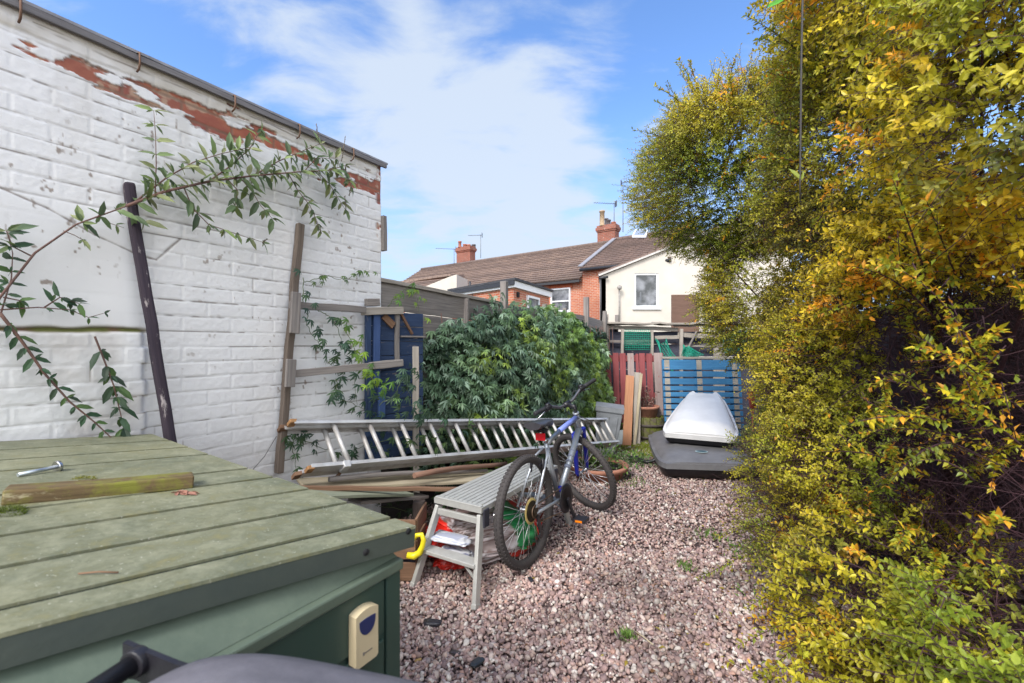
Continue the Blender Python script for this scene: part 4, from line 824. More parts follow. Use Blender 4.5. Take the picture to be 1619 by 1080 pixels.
m = MB(); q = L0+(L1-L0)*.06; m.beam(q-la_*.02, q+la_*.02, .04, .075, up=ln_); m.build('bracket', ALU, lad, .003)
m = MB(); m.tube([q+ln_*.06+Vector((0, 0, -.01)), q+ln_*.06-la_*.03+Vector((.0, 0, -.04)), q+ln_*.03-la_*.05+Vector((0, 0, -.05))], .01, 8); m.build('hook', WOODB, lad)
# ------------------------------------------------------------ timber pile under the ladder
GT = 'timber lying under the ladder'
def lying(name, label, a_, b_, w, h, mat, cat='plank', rough=.003, rnd=False):
    a_, b_ = Vector(a_), Vector(b_); m = MB()
    if rnd: m.tube([(b_-a_)*t+Vector((0, 0, .01*math.sin(t*5))) for t in (0, .2, .4, .6, .8, 1)], [w*.5, w*.52, w*.5, w*.48, w*.45, w*.4], 12)
    else: m.beam(Vector((0, 0, 0)), b_-a_, w, h, rough=rough)
    o_ = m.build(name, mat, None, 0 if rnd else .003); o_.location = a_; return tag(o_, label, cat, GT)
lying('round_pole', 'reddish brown round pole under the lower ladder rail, behind the step bench', at(655, 752, 2.75), at(800, 731, 3.5), .035, .035, m_wood('red_brown_pole', (.30, .17, .12), (.18, .10, .07)), 'pole', rnd=True)
lying('rusty_rail', 'long thin brown timber batten just under the ladder, above the pale boards', at(470, 771, 2.32), at(835, 775, 3.0), .03, .022, WOODB, 'batten')
lying('pale_board', 'wide pale cream board lying flat behind the thin brown batten', at(475, 765, 2.50), at(800, 754, 3.35), .22, .018, WOODSTRIPE)
lying('green_board', 'pale board with dark green edge below the brown batten', at(498, 781, 2.28), at(640, 778, 2.75), .17, .018, m_wood('greenish_board', (.36, .36, .27), (.18, .22, .15)))
lying('split_plank', 'weathered grey split plank in the dark gap left of the step bench', at(560, 792, 2.5), at(668, 783, 2.95), .12, .02, WOODG)
lying('brown_pole', 'dull brown round pole directly beneath the second ladder rail', at(520, 758, 2.50), at(770, 742, 3.3), .030, .030, WOODG, 'pole', rnd=True)
q = at(663, 792, 2.75); post_thing('support_leg', 'short dark timber leg holding up the board pile left of the step bench', 'timber leg', (q.x, q.y, 0), (q.x, q.y, q.z), .07, .06, m_wood('dark_leg', (.11, .085, .075), (.06, .045, .04)), (0, -1, 0), .002)
cr_ = empty('wooden_crate', at(600, 830, 2.6)*Vector((1, 1, 0)).length*0+Vector((at(612, 830, 2.62).x, 2.62, 0)), 'open brown wooden crate in the dark under the board pile', 'crate'); zc_ = at(612, 800, 2.5).z
for i, z in enumerate((.08, .2, .32)):
    m = MB(); m.beam((-.2, -.14, z), (.2, -.14, z), .014, .1, rough=.002); m.build('slat', WOODB, cr_, .002)
    m = MB(); m.beam((.2, -.13, z), (.2, .14, z), .014, .1, rough=.002); m.build('slat', WOODB, cr_, .002)
# ------------------------------------------------------------ step bench
sb0 = onz(800, 800, .47); bd_ = Vector((.507, .862, 0)).normalized(); bs_ = Vector((bd_.y, -bd_.x, 0))
ctr = (at(680, 783, 2.60)+at(770, 812, 2.33))/2; ctr.z = 0; bench = empty('step_bench', ctr, 'grey folding work platform bench with ribbed aluminium top, carrying the leaning bicycle wheel', 'bench')
M_ = lambda x, y, z: bs_*x+bd_*y+Vector((0, 0, z))
TW, TL, TZ = .165, .98, .475
m = MB(); m.slab([M_(-TW, 0, TZ-.035), M_(TW, 0, TZ-.035), M_(TW, TL, TZ-.035), M_(-TW, TL, TZ-.035)], (0, 0, .030)); m.build('platform', BENCHM, bench, .010, seg=3)
m = MB(); nr_ = 9
for i in range(nr_):
    x = -TW+.018+(2*TW-.036)*(i+.5)/nr_; m.beam(M_(x, .028, TZ-.001), M_(x, TL-.02, TZ-.001), (2*TW-.036)/nr_-.007, .008)
m.build('ribbed_top', BENCHM, bench, .0015)
m = MB(); m.beam(M_(-TW+.006, .012, TZ-.001), M_(TW-.006, .012, TZ-.001), .026, .010); m.build('end_strip', BENCHM, bench, .003)
for ye, sg in ((0, -1), (TL, 1)):
    fe = []
    for sx_ in (-1, 1):
        top_ = M_(sx_*(TW-.02), ye-sg*.02, TZ-.05); foot = M_(sx_*(TW+.045), ye+sg*.12, .0)
        m = MB(); m.beam(foot, top_, .046, .024, up=bs_); lg = m.build('leg', BENCHM, bench, .004)
        m = MB(); m.beam(foot+Vector((0, 0, .002)), foot.lerp(top_, .06), .05, .03, up=bs_); m.build('foot_cap', BENCHM, lg, .004)
        m = MB(); c_ = M_(sx_*(TW+.003), ye-sg*.04, TZ-.075); m.beam(c_-Vector((0, 0, .045)), c_+Vector((0, 0, .055)), .055, .012, up=bs_); m.build('hinge', m_plain('dark_hinge', (.035, .035, .05), .5), bench, .006)
        m = MB(); m.lathe([(.013, 0), (.013, .02), (.006, .024)], c_+bs_*sx_*.006+bd_*(-sg)*.055+Vector((0, 0, .005)), bs_*sx_, 10); m.build('knob', STEEL, bench)
        fe.append((foot, top_))
    m = MB(); a_, b_ = [f.lerp(t_, .93) for f, t_ in fe]; m.beam(a_, b_, .02, .035); m.build('cross_bar', BENCHM, bench, .003)
    m = MB(); a_, b_ = [f.lerp(t_, .46) for f, t_ in fe]; m.beam(a_, b_, .075, .022); m.build('step', BENCHM, bench, .004)
    m = MB(); f, t_ = fe[1]; m.beam(f.lerp(t_, .28), a_.lerp(b_, .72)-Vector((0, 0, .01)), .014, .006); m.build('brace', BENCHM, bench)
wb_ = MB()
for i in range(2):
    q = M_(.06-.03*i, .42+.12*i, TZ+.006); wb_.tube([q, q+Vector((.04, .0, .001)), q+Vector((.05, .03, .0)), q+Vector((.02, .05, .002))], .006, 6)
# bench foil bag and plastic items
def crumple(name, label, cat, c, size, col_f, n=22, rz=0, seed=1, mat=None, rest=True):
    m = MB(); V, Fc = ico(6 if name == 'compost_bag' else 4); V = V.copy(); e = .55
    S_ = np.sign(V)*np.abs(V)**e; d = 1+.16*tri_noise(V, 4, seed)+.09*tri_noise(V, 11, seed+1)+.05*tri_noise(V, 27, seed+2); S_ = S_*d[:, None]*np.array(size)/2
    C_ = col_f(V, S_); ca, sa = math.cos(rz), math.sin(rz); X = S_[:, 0]*ca-S_[:, 1]*sa; Y_ = S_[:, 0]*sa+S_[:, 1]*ca
    P_ = np.stack([X, Y_, S_[:, 2]-(S_[:, 2].min() if rest else 0)], 1); o_ = mesh_np(name, P_, Fc, mat, None, C_, True); o_.location = c; return tag(o_, label, cat)
FOIL = m_attr('glossy_printed_plastic', .28, .6, .3, 60)
def bagcol(V, S_):
    x = S_[:, 0]/.32+.25*V[:, 2]; n1 = tri_noise(V*np.array([.6, 1, 2.6]), 8, 5); C_ = np.tile([.40, .33, .33], (len(V), 1)); n2 = tri_noise(V, 34, 15); n3 = tri_noise(V*np.array([1, 1, 2]), 17, 25); C_[n1 > .15] = (.50, .44, .46); C_[(n1 < -.25) | (n3 < -.35)] = (.20, .13, .12); C_[(n2 > .35)] = (.60, .56, .58); C_[(n2 < -.5)] = (.12, .09, .07)
    C_[x < -.62] = (.62, .025, .015); C_[(x > .42) & (x < .92)] = (.02, .22, .07); C_[(x >= .92)] = (.60, .03, .02); C_[(V[:, 2] < -.45) & (x > .1)] = (.50, .03, .02); C_[(n1 > .35) & (x > .42)] = (.05, .40, .14); return C_
bc = at(765, 845, 2.85); crumple('compost_bag', 'crumpled red, green and clear plastic sack lying under the step bench', 'sack', (bc.x, bc.y, .005), (.70, .42, .25), bagcol, rz=R(28), seed=9, mat=FOIL)
pc = at(712, 850, 2.52); crumple('plastic_pouch', 'thin white and pale blue plastic wrapper draped on the lower step of the bench', 'wrapper', (pc.x, pc.y, pc.z-.02), (.24, .11, .03), lambda V, S_: np.where((tri_noise(V, 6, 3) > .1)[:, None], (.62, .64, .70), (.40, .43, .55)), rz=R(-25), seed=20, mat=FOIL)
pc = at(722, 873, 2.5); crumple('plastic_tray', 'silver foil wrapper hanging just below the lower step of the bench', 'wrapper', (pc.x, pc.y, pc.z-.02), (.20, .09, .035), lambda V, S_: np.where((tri_noise(V, 9, 3) > 0)[:, None], (.55, .56, .6), (.16, .17, .25)), rz=R(-30), seed=31, mat=FOIL)
yc = at(655, 872, 2.45); ye_ = empty('yellow_bottle', (yc.x, yc.y, .0), 'bright yellow plastic jug handle showing between storage box and step bench', 'jug')
YL = m_plain('yellow_plastic', (.75, .62, .02), .35, 0, .08, 20, .05)
m = MB(); m.tube([(-.005, 0, .27), (.012, 0, .295), (.04, 0, .300), (.052, 0, .27), (.045, 0, .235), (.03, 0, .20), (0, 0, .18), (-.04, 0, .185)], [.010, .013, .014, .014, .015, .018, .020, .016], 14); m.build('handle', YL, ye_)
m = MB(); m.lathe([(.0, 0), (.045, 0), (.05, .02), (.05, .12), (.03, .17), (.015, .19), (0, .19)], (-.16, 0, .005), n=20); m.build('jug_body', YL, ye_)
def debris(px, py, label, s_, colr_, seed, cat='debris', name='plastic_scrap'):
    c = onz(px, py, .0); crumple(name, label, cat, (c.x, c.y, .008), (s_, s_*.5, s_*.22), lambda V, S_: np.tile(colr_, (len(V), 1)), rz=seed, seed=seed, mat=FOIL)
debris(683, 990, 'crumpled black plastic scrap on the gravel nearest the storage box', .085, (.03, .03, .04), 3); debris(755, 1053, 'black plastic scrap on the gravel at the bottom edge', .07, (.035, .04, .045), 4); debris(839, 920, 'small dark triangular scrap on the gravel below the rear bicycle wheel', .05, (.03, .03, .04), 5)
debris(720, 1037, 'small dark scrap on the gravel left of the bottom black scrap', .05, (.06, .05, .05), 6); debris(645, 893, 'dark crumpled sheeting on the ground behind the corner of the storage box', .22, (.03, .03, .05), 8)
debris(958, 800, 'tiny orange leaf on the gravel under the front bicycle wheel', .03, (.45, .20, .02), 12, 'leaf', 'orange_leaf'); debris(661, 1048, 'tan dead leaf on the gravel beside the storage box', .03, (.40, .25, .08), 13, 'leaf', 'orange_leaf')
c = onz(1017, 1008, .02); m = MB(); m.tube([(-.03, .05, 0), (.0, .0, .004), (.03, -.05, 0)], .003, 6); o_ = m.build('straw_stalk', WOODSTRIPE); o_.location = c; tag(o_, 'short straw coloured stalk on the gravel right of a green weed', 'stalk')

# ------------------------------------------------------------ bicycle (local x forward, z up, origin rear tyre contact)
rc = at(836, 897, 2.68); bike = empty('mountain_bike', (rc.x, rc.y, .015), 'silver and blue mountain bike with black knobbly tyres standing against the bench, front wheel turned', 'bicycle')
bike.rotation_euler = (R(-3.0), 0, math.atan2(.848, .530))
TY = m_plain('tyre_rubber', (.036, .032, .034), .8, 0, .2, 60, .3, c2=(.06, .052, .05)); RIM = m_plain('silver_rim', (.62, .64, .68), .3, .8, .1, 20, 0); SPK = m_plain('bright_spoke', (.75, .76, .78), .3, .6, .05, 20, 0)
SILV = m_plain('silver_frame_paint', (.38, .41, .46), .30, .5, .08, 6, 0); BLU = m_plain('blue_frame_paint', (.025, .035, .38), .30, .1, .1, 6, 0); BLUL = m_plain('pale_blue_frame_paint', (.20, .26, .68), .3, .1, .1, 6, 0)
I4 = Matrix.Identity(4); RHb = Vector((0, 0, .33)); FHb = Vector((1.06, 0, .33)); RW = .33
def wheel(c, M=I4, cass=False):
    tr_, rr_ = .026, RW-.026
    m = MB(); n = 64; m.tube([c+Vector((math.cos(a)*rr_, 0, math.sin(a)*rr_)) for a in [2*math.pi*i/n for i in range(n)]], tr_, 14, closed=True)
    for i in range(80):
        for ph, yy in ((0, 0), (.5, -1), (.5, 1)):
            a = 2*math.pi*(i+ph)/80; d = Vector((math.cos(a), 0, math.sin(a))); t = Vector((-math.sin(a), 0, math.cos(a)))
            th = yy*.95; o_ = Vector((0, math.sin(th), 0))*tr_+d*math.cos(th)*tr_; q = c+d*rr_+o_*1.0
            m.beam(q-t*.0055, q+t*.0055, .011, .007, up=o_.normalized())
    ty = m.build('tyre', TY, None, M=M)
    w = empty('wheel'); ty.parent = w
    m = MB(); prof = [(-.012, -.024), (.012, -.024), (.013, -.034), (.006, -.043), (-.006, -.043), (-.013, -.034)]; G = []
    for i in range(n): a = 2*math.pi*i/n; d = Vector((math.cos(a), 0, math.sin(a))); G.append([c+d*(RW-.004+pz_)+Vector((0, py_, 0)) for py_, pz_ in prof])
    G.append(G[0]); m.grid(G, closed_u=True); m.build('rim', RIM, w, M=M)
    m = MB(); m.lathe([(.004, -.06), (.010, -.058), (.010, -.035), (.022, -.033), (.022, -.029), (.011, -.026), (.011, .026), (.022, .029), (.022, .033), (.010, .035), (.010, .058), (.004, .06)], c, (0, 1, 0), 18); m.build('hub', STEEL, w, M=M)
    m = MB()
    for i in range(32):
        a = 2*math.pi*i/32; sd_ = 1 if i % 2 else -1; d = Vector((math.cos(a), 0, math.sin(a))); ha = a+(1.1 if (i//2) % 2 else -1.1); h = Vector((math.cos(ha), 0, math.sin(ha)))*.019+Vector((0, sd_*.031, 0))
        m.tube([c+h, c+d*(RW-.045)], .0014, 5)
    m.build('spokes', SPK, w, M=M)
    return w
def cassette(parent):
    m = MB()
    for i in range(6): m.lathe([(.012, -.040-.006*i-.001), (.062-.0075*i, -.040-.006*i-.001), (.062-.0075*i, -.040-.006*i+.001), (.012, -.040-.006*i+.001)], RHb, (0, 1, 0), 30, sm=False)
    m.build('cassette', m_plain('dark_sprocket', (.06, .045, .03), .5, .6), parent)
    m = MB(); m.lathe([(.018, -.036), (.075, -.037), (.078, -.035), (.075, -.033), (.018, -.031)], RHb, (0, 1, 0), 32); m.build('spoke_guard', m_plain('yellowed_plastic', (.50, .38, .14), .5, 0, .3, 40), parent)
rw = wheel(RHb); rw.parent = bike; cassette(bike)
BBk = Vector((.43, 0, .285)); ST = Vector((.285, 0, .70)); HT = Vector((.80, 0, .80)); HB = Vector((.845, 0, .675)); SAX = (HT-HB).normalized()
m = MB(); m.tube([BBk, ST], .016, 14); m.build('seat_tube', SILV, bike)
m = MB(); m.tube([ST-Vector((-.01, 0, .03)), ST.lerp(HT, .45)-Vector((0, 0, .012)), ST.lerp(HT, .45)-Vector((0, 0, .012))], .017, 14); m.build('top_tube', SILV, bike)
m = MB(); m.tube([ST.lerp(HT, .40)-Vector((0, 0, .013)), HT-SAX*.02], [.0185, .021], 14); m.build('top_tube_sleeve', BLUL, bike)
m = MB(); m.tube([BBk+Vector((.0, 0, .0)), BBk.lerp(HB, .5)+Vector((.006, 0, -.004)), HB+SAX*.02], [.021, .024, .023], 14); m.build('down_tube', SILV, bike)
m = MB(); m.tube([BBk+Vector((.02, 0, .02)), BBk.lerp(HB, .13)], .0235, 14); m.build('down_tube_band', BLU, bike)
for i, t in enumerate((.42, .50, .58, .66, .74)):
    m = MB(); q = BBk.lerp(HB, t); ax = (HB-BBk).normalized(); m.tube([q-ax*.012, q+ax*.012], .0258, 14) if i in (0, 4) else m.tube([q-ax*.006, q+ax*.006], .0255, 14); m.build('decal_band', m_plain('decal_grey', (.20, .22, .30), .4), bike)
m = MB(); m.tube([HB-SAX*.01, HT+SAX*.01], .021, 16); m.tube([HB-SAX*.022, HB-SAX*.004], .025, 16); m.tube([HT+SAX*.004, HT+SAX*.022], .024, 16); m.build('head_tube', SILV, bike)
for sg in (-1, 1):
    m = MB(); m.tube([BBk+Vector((-.02, sg*.03, 0)), BBk+Vector((-.11, sg*.045, .01)), RHb+Vector((.01, sg*.065, -.01))], [.011, .010, .009], 10); m.build('chainstay', SILV, bike)
    m = MB(); m.tube([ST+Vector((-.01, sg*.016, -.05)), ST.lerp(RHb, .25)+Vector((0, sg*.045, 0)), RHb+Vector((0, sg*.063, .01))], [.008, .009, .008], 10); m.build('seatstay', SILV, bike)
    m = MB(); q = ST.lerp(RHb, .33)+Vector((-.035, sg*.045, -.01)); m.tube([q+Vector((0, 0, -.05)), q+Vector((0, 0, .045))], .007, 8); m.beam(q+Vector((-.02, -sg*.014, .0)), q+Vector((.025, -sg*.014, .015)), .012, .012); m.build('brake_arm', BLACKP, bike)
m = MB(); m.tube([ST-Vector((0, 0, .01)), ST+Vector((-.035, 0, .09))], .0135, 12); m.build('seat_post', BLACKP, bike)
m = MB(); m.tube([ST-Vector((0, 0, .012)), ST+Vector((-.004, 0, .012))], .021, 14); m.tube([ST+Vector((.0, .02, 0)), ST+Vector((.04, .028, 0))], .005, 6); m.build('seat_clamp', STEEL, bike)
m = MB(); q = ST+Vector((-.065, 0, .035)); m.beam(q+Vector((0, -.035, 0)), q+Vector((0, .035, 0)), .014, .048); m.build('reflector', m_plain('red_reflector', (.65, .01, .02), .2, 0, .1, 60, .3), bike, .004)
m = MB(); m.beam(q+Vector((.01, 0, 0)), q+Vector((.05, 0, .005)), .014, .014); m.build('reflector_bracket', BLACKP, bike)
# saddle
SD = ST+Vector((-.035, 0, .115)); G = []
for i in range(15):
    t = i/14; x = -.13+.27*t; w = .062*(1-t)**.85+.018; w = w if t > .06 else w*.80; h = .012*math.sin(t*3.0)-.006+(.014*(1-t)**2); w *= (1 if t < .96 else .7); rw_ = []
    for j in range(16):
        a = 2*math.pi*j/16; ca, sa = math.cos(a), math.sin(a); rw_.append(SD+Vector((x, w*ca*(1 if sa > -.3 else .93), h+(.020*sa if sa > 0 else .030*sa))))
    G.append(rw_)
m = MB(); m.grid(G, closed_u=True); m.poly(G[0][::-1]); m.poly(G[-1]); m.build('saddle', m_plain('saddle_vinyl', (.040, .038, .045), .38, 0, .2, 20, .1), bike)
m = MB()
for sg in (-1, 1): m.tube([SD+Vector((-.09, sg*.03, -.02)), SD+Vector((-.04, sg*.022, -.045)), SD+Vector((.05, sg*.022, -.042)), SD+Vector((.11, sg*.01, -.015))], .0035, 6)
m.beam(SD+Vector((-.02, 0, -.045)), SD+Vector((.03, 0, -.045)), .05, .02); m.build('saddle_rails', BLACKP, bike)
# drivetrain (right side = -y)
m = MB()
for r_, yy in ((.085, -.055), (.068, -.048)):
    m.lathe([(r_-.012, yy-.0015), (r_, yy-.0015), (r_, yy+.0015), (r_-.012, yy+.0015), (r_-.012, yy-.0015)], BBk, (0, 1, 0), 36, sm=False)
for i in range(5): a = 2*math.pi*i/5; m.beam(BBk+Vector((0, -.055, 0)), BBk+Vector((math.cos(a)*.075, -.055, math.sin(a)*.075)), .014, .004, up=(0, 1, 0))
m.lathe([(.072, -.066), (.097, -.066), (.099, -.062), (.097, -.059), (.072, -.059), (.072, -.066)], BBk, (0, 1, 0), 36); m.build('chainset', BLACKP, bike)
for sg, ang in ((-1, -1.15), (1, -1.15+math.pi)):
    d = Vector((math.cos(ang), 0, math.sin(ang))); b0 = BBk+Vector((0, sg*.075, 0)); m = MB(); m.beam(b0, b0+d*.17+Vector((0, sg*.012, 0)), .014, .024, up=d.cross(Vector((0, 1, 0)))); cr0 = m.build('crank_arm', STEEL if sg > 0 else BLACKP, bike, .003)
    pc_ = b0+d*.17+Vector((0, sg*.06, 0)); m = MB(); m.beam(pc_+Vector((-.045, 0, 0)), pc_+Vector((.045, 0, 0)), .085, .022); m.tube([b0+d*.16, pc_+Vector((0, sg*.04, 0))], .007, 8); pdl = m.build('pedal', BLACKP, bike, .004)
    m = MB(); m.beam(pc_+Vector((-.047, -.025, 0)), pc_+Vector((-.047, .025, 0)), .003, .014); m.build('pedal_reflector', m_plain('orange_reflector', (.75, .20, .01), .3), pdl)
ch_ = []; n = 20
for i in range(n+1): a = math.pi/2-math.pi*i/n; ch_.append(BBk+Vector((math.cos(a)*.085, -.055, math.sin(a)*.085)))
for i in range(n+1): a = -math.pi/2-math.pi*i/n; ch_.append(RHb+Vector((math.cos(a)*.036, -.062, math.sin(a)*.036)) if i > 3 else RHb+Vector((.05+.01*i, -.062, -.075)))
m = MB(); m.tube(ch_, .0042, 5, closed=True); m.build('chain', m_plain('rusty_chain', (.14, .09, .06), .6, .5), bike)
m = MB(); dq = RHb+Vector((.015, -.068, -.03)); m.beam(dq, dq+Vector((.035, 0, -.12)), .012, .025, up=(1, 0, 0)); m.lathe([(.022, -.004), (.022, .004)], dq+Vector((.035, 0, -.12)), (0, 1, 0), 12); m.lathe([(.02, -.004), (.02, .004)], dq+Vector((.01, 0, -.05)), (0, 1, 0), 12); m.build('rear_derailleur', BLACKP, bike)
m = MB(); m.tube([BBk+Vector((-.05, .04, -.01)), BBk+Vector((-.07, .11, -.15)), BBk+Vector((-.07, .17, -.282))], .009, 8); m.beam(BBk+Vector((-.085, .165, -.28)), BBk+Vector((-.05, .18, -.284)), .02, .01); m.build('kickstand', STEEL, bike)
m = MB(); m.beam(Vector((.14, 0, .37)), Vector((.21, 0, .37)), .008, .02); m.build('wheel_reflector', m_plain('white_reflector', (.8, .8, .82), .3), bike)
# steered assembly
STA = R(68); MS = Matrix.Translation(HB)@Matrix.Rotation(STA, 4, SAX)@Matrix.Translation(-HB)
fw = wheel(FHb-Vector((.03, 0, 0)), MS); fw.parent = bike; FH2 = FHb-Vector((.03, 0, 0))
CR = HB-SAX*.045+Vector((.012, 0, 0)); fd = (CR-FH2).normalized(); crn = FH2+fd*(RW+.045)
m = MB(); m.beam(crn+Vector((0, -.062, .0)), crn+Vector((0, .062, .0)), .036, .040, up=fd); m.tube([crn, HB-SAX*.005], .017, 12); m.build('fork_crown', BLU, bike, .008, M=MS)
for sg in (-1, 1):
    m = MB(); a_ = crn+Vector((0, sg*.058, .01)); b_ = FH2+Vector((0, sg*.058, 0)); m.tube([a_, a_.lerp(b_, .45)], .0145, 12); m.tube([a_.lerp(b_, .40), a_.lerp(b_, .45), b_+Vector((-.0, 0, .02)), b_-Vector((0, 0, .008))], [.020, .0205, .016, .010], 12); m.build('fork_leg', BLU, bike, M=MS)
    m = MB(); q = a_.lerp(b_, .2)+Vector((.028, sg*.004, 0)); m.tube([q-fd*.06, q+fd*.03], .007, 8); m.beam(q+Vector((-.02, -sg*.02, -.01)), q+Vector((.02, -sg*.02, -.01)), .012, .012); m.build('brake_arm', BLACKP, bike, M=MS)
SPt = HT+SAX*.03; S2 = SPt+SAX*.035; S3 = S2+Vector((.075, 0, .035))
m = MB(); m.tube([SPt-SAX*.02, S2], .014, 12); m.tube([S2-SAX*.01, S2, S3], [.017, .018, .016], 12); m.tube([S3-Vector((0, .03, 0)), S3+Vector((0, .03, 0))], .022, 12); m.build('stem', BLACKP, bike, M=MS)
hb = [S3+Vector(v) for v in ((-.040, -.33, .065), (-.02, -.17, .055), (0, -.07, .005), (0, 0, 0), (0, .07, .005), (-.02, .17, .055), (-.040, .33, .065))]
m = MB(); m.tube(hb, .0115, 12); m.build('handlebar', m_plain('gunmetal_bar', (.14, .14, .16), .35, .6, .1, 20, 0), bike, M=MS)
for sg in (-1, 1):
    i = 0 if sg < 0 else 6; j = 1 if sg < 0 else 5; e_ = hb[i]; dd_ = (hb[j]-e_).normalized(); m = MB(); m.tube([e_-dd_*.004, e_+dd_*.002, e_+dd_*.03, e_+dd_*.09, e_+dd_*.115, e_+dd_*.12], [.012, .0175, .016, .0168, .0175, .012], 14); m.build('grip', m_plain('grip_rubber', (.022, .022, .026), .7), bike, M=MS)
    m = MB(); c_ = e_+dd_*.15; m.tube([c_-dd_*.025, c_+dd_*.02], .022, 12); m.beam(c_+Vector((.0, 0, -.012)), c_+Vector((.035, 0, -.022)), .04, .022); m.lathe([(0, -.0), (.02, 0), (.022, .01), (.015, .018), (0, .02)], c_+Vector((0, 0, .012)), (0, 0, 1), 14); m.build('shifter', BLACKP, bike, .003, M=MS)
    m = MB(); m.tube([c_+Vector((.03, 0, -.02)), c_+Vector((.05, 0, -.03))-dd_*.03, c_+Vector((.045, 0, -.05))-dd_*.11], .005, 8); m.build('brake_lever', STEEL, bike, M=MS)
    m = MB(); a_ = c_+Vector((.04, 0, -.01)); m.tube([a_, a_+Vector((.06, -sg*.07, .02)), S3+Vector((.07, sg*.03, -.03)), HT+Vector((.045, sg*.015, .0)), HT.lerp(ST, .3)+Vector((0, sg*.012, -.02))], .0032, 6); m.build('cable', BLACKP, bike, M=Matrix.Translation(HB)@Matrix.Rotation(STA*.8, 4, SAX)@Matrix.Translation(-HB))
# ------------------------------------------------------------ pallets
def pallet_red():
    p = at(960, 690, 6.3); p.z = 0; e = empty('red_pallet', (p.x, 6.32, 0), 'upright red painted pallet with vertical slats, worn at the top, standing against the far fence', 'pallet'); e.rotation_euler = (R(-7), 0, 0)
    W_, H_ = .83, 1.24; xs = [(-.0, .085), (.115, .085), (.215, .085), (.33, .09), (.45, .04), (.50, .085), (.605, .085), (.715, .125)]
    for i, (x, w) in enumerate(xs):
        m = MB(); m.beam((x+w/2, 0, .0), (x+w/2, 0, H_-random.uniform(0, .015)), w, .02, up=(0, 1, 0), rough=.0015); m.build('slat', REDPW if i in (3, 7) else REDP, e, .003)
    for z in (.1, .62, 1.16): m = MB(); m.beam((-.01, .06, z), (W_+.01, .06, z), .09, .09); m.build('bearer', REDP, e, .003)
    m = MB(); m.beam((.79, .11, 0), (.86, .11, H_), .03, .1, up=(0, 1, 0)); m.build('side_board', REDP, e, .003)
pallet_red()
e = empty('blue_pallet', (at(1054, 690, 6.0).x, 6.05, 0), 'upright blue painted pallet with horizontal slats standing behind the white roof box', 'pallet'); e.rotation_euler = (R(-8), 0, R(-3)); W_ = 1.06
zz_ = 1.16
for h in (.16, .10, .105, .085, .085, .085, .085, .085, .085, .085):
    zz_ -= h; m = MB(); m.beam((0, 0, zz_+h/2), (W_, 0, zz_+h/2), .02, h-.022, rough=.0015); m.build('slat', BLUEP, e, .003)
    for x in (.06, .50, .98):
        m = MB(); m.beam((x-.035, -.0125, zz_+h/2), (x+.035, -.0125, zz_+h/2), .004, h-.024); m.build('worn_strip', BLUEPW, e)
m = MB(); m.beam((0, -.002, 1.175), (W_, -.002, 1.175), .03, .03, rough=.002); m.build('top_strip', BLUEPW, e, .003)
for x in (.06, .50, .98): m = MB(); m.beam((x, .055, .02), (x, .055, 1.16), .085, .085, up=(0, 1, 0)); m.build('bearer', BLUEP, e, .003)
# loose boards against the red pallet
def leaner(name, label, pxb, pyb, pxt, pyt, Yb, Yt, w, th, mat):
    b0 = at(pxb, pyb, Yb); b0.z = 0; t0_ = at(pxt, pyt, Yt); m = MB(); m.beam(Vector((0, 0, 0)), t0_-b0, w, th, up=(0, 1, 0), rough=.002); o_ = m.build(name, mat, None, .003); o_.location = b0; return tag(o_, label, 'board', 'boards leaning against the red pallet')
leaner('leaning_board', 'orange brown board leaning against the red pallet, mossy at its foot', 991, 690, 996, 594, 5.85, 6.18, .115, .02, WOODO)
leaner('leaning_board', 'narrow pale splintered board leaning right behind the orange board', 1006, 690, 1008, 589, 5.95, 6.22, .10, .02, WOODG2)
leaner('leaning_board', 'thin cream batten leaning between the splintered board and the pot', 1003, 690, 1014, 591, 5.88, 6.20, .035, .02, WOODSTRIPE)
# half barrel, pot with dead plant
bc = onz(1024, 695, 0); bar = empty('barrel_planter', bc, 'mossy half barrel planter standing on the green moss before the red pallet', 'planter'); R0_ = .245
BARM = m_wood('mossy_staves', (.20, .17, .12), (.10, .085, .055), moss=((.14, .16, .03), .45)); m = MB(); n = 18
for i in range(n):
    a0 = 2*math.pi*(i+.04)/n; a1 = 2*math.pi*(i+.96)/n; G = []
    for z, k_ in ((0, .86), (.12, .96), (.24, 1.02), (.34, 1.0)): G.append([Vector((R0_*k_*math.cos(a), R0_*k_*math.sin(a), z)) for a in (a0, (a0+a1)/2, a1)])
    m.grid(G, sm=False); m.grid([[Vector((q.x*.9, q.y*.9, q.z)) for q in G[-1]], G[-1]], sm=False)
m.lathe([(R0_*.86, .05), (R0_*.90, .30)], (0, 0, 0), n=36); m.build('staves', BARM, bar)
m = MB(); m.lathe([(R0_*1.03, .215), (R0_*1.045, .215), (R0_*1.04, .25), (R0_*1.02, .25)], n=36); m.lathe([(R0_*.945, .05), (R0_*.965, .05), (R0_*.985, .08), (R0_*.965, .08)], n=36); m.build('hoops', m_plain('rusty_hoop', (.07, .055, .05), .8), bar)
m = MB(); m.lathe([(0, .292), (R0_*.9, .295)], n=24); m.build('soil', m_plain('soil', (.04, .03, .022), .95), bar)
P_ = []; 
for i in range(900): a = random.random()*6.28; r_ = R0_*random.uniform(.75, 1.0); P_.append((r_*math.cos(a), r_*math.sin(a), .315+random.random()*.02))
P_ = np.array(P_); n = len(P_); leaves('moss_rim', P_, RNG.normal(size=(n, 3))+np.array([0, 0, .6]), RNG.normal(size=(n, 3)), RNG.uniform(.012, .035, n), .4, np.array([(.17, .19, .03)])*RNG.uniform(.4, 1.5, (n, 1)), GR, bar, 0)
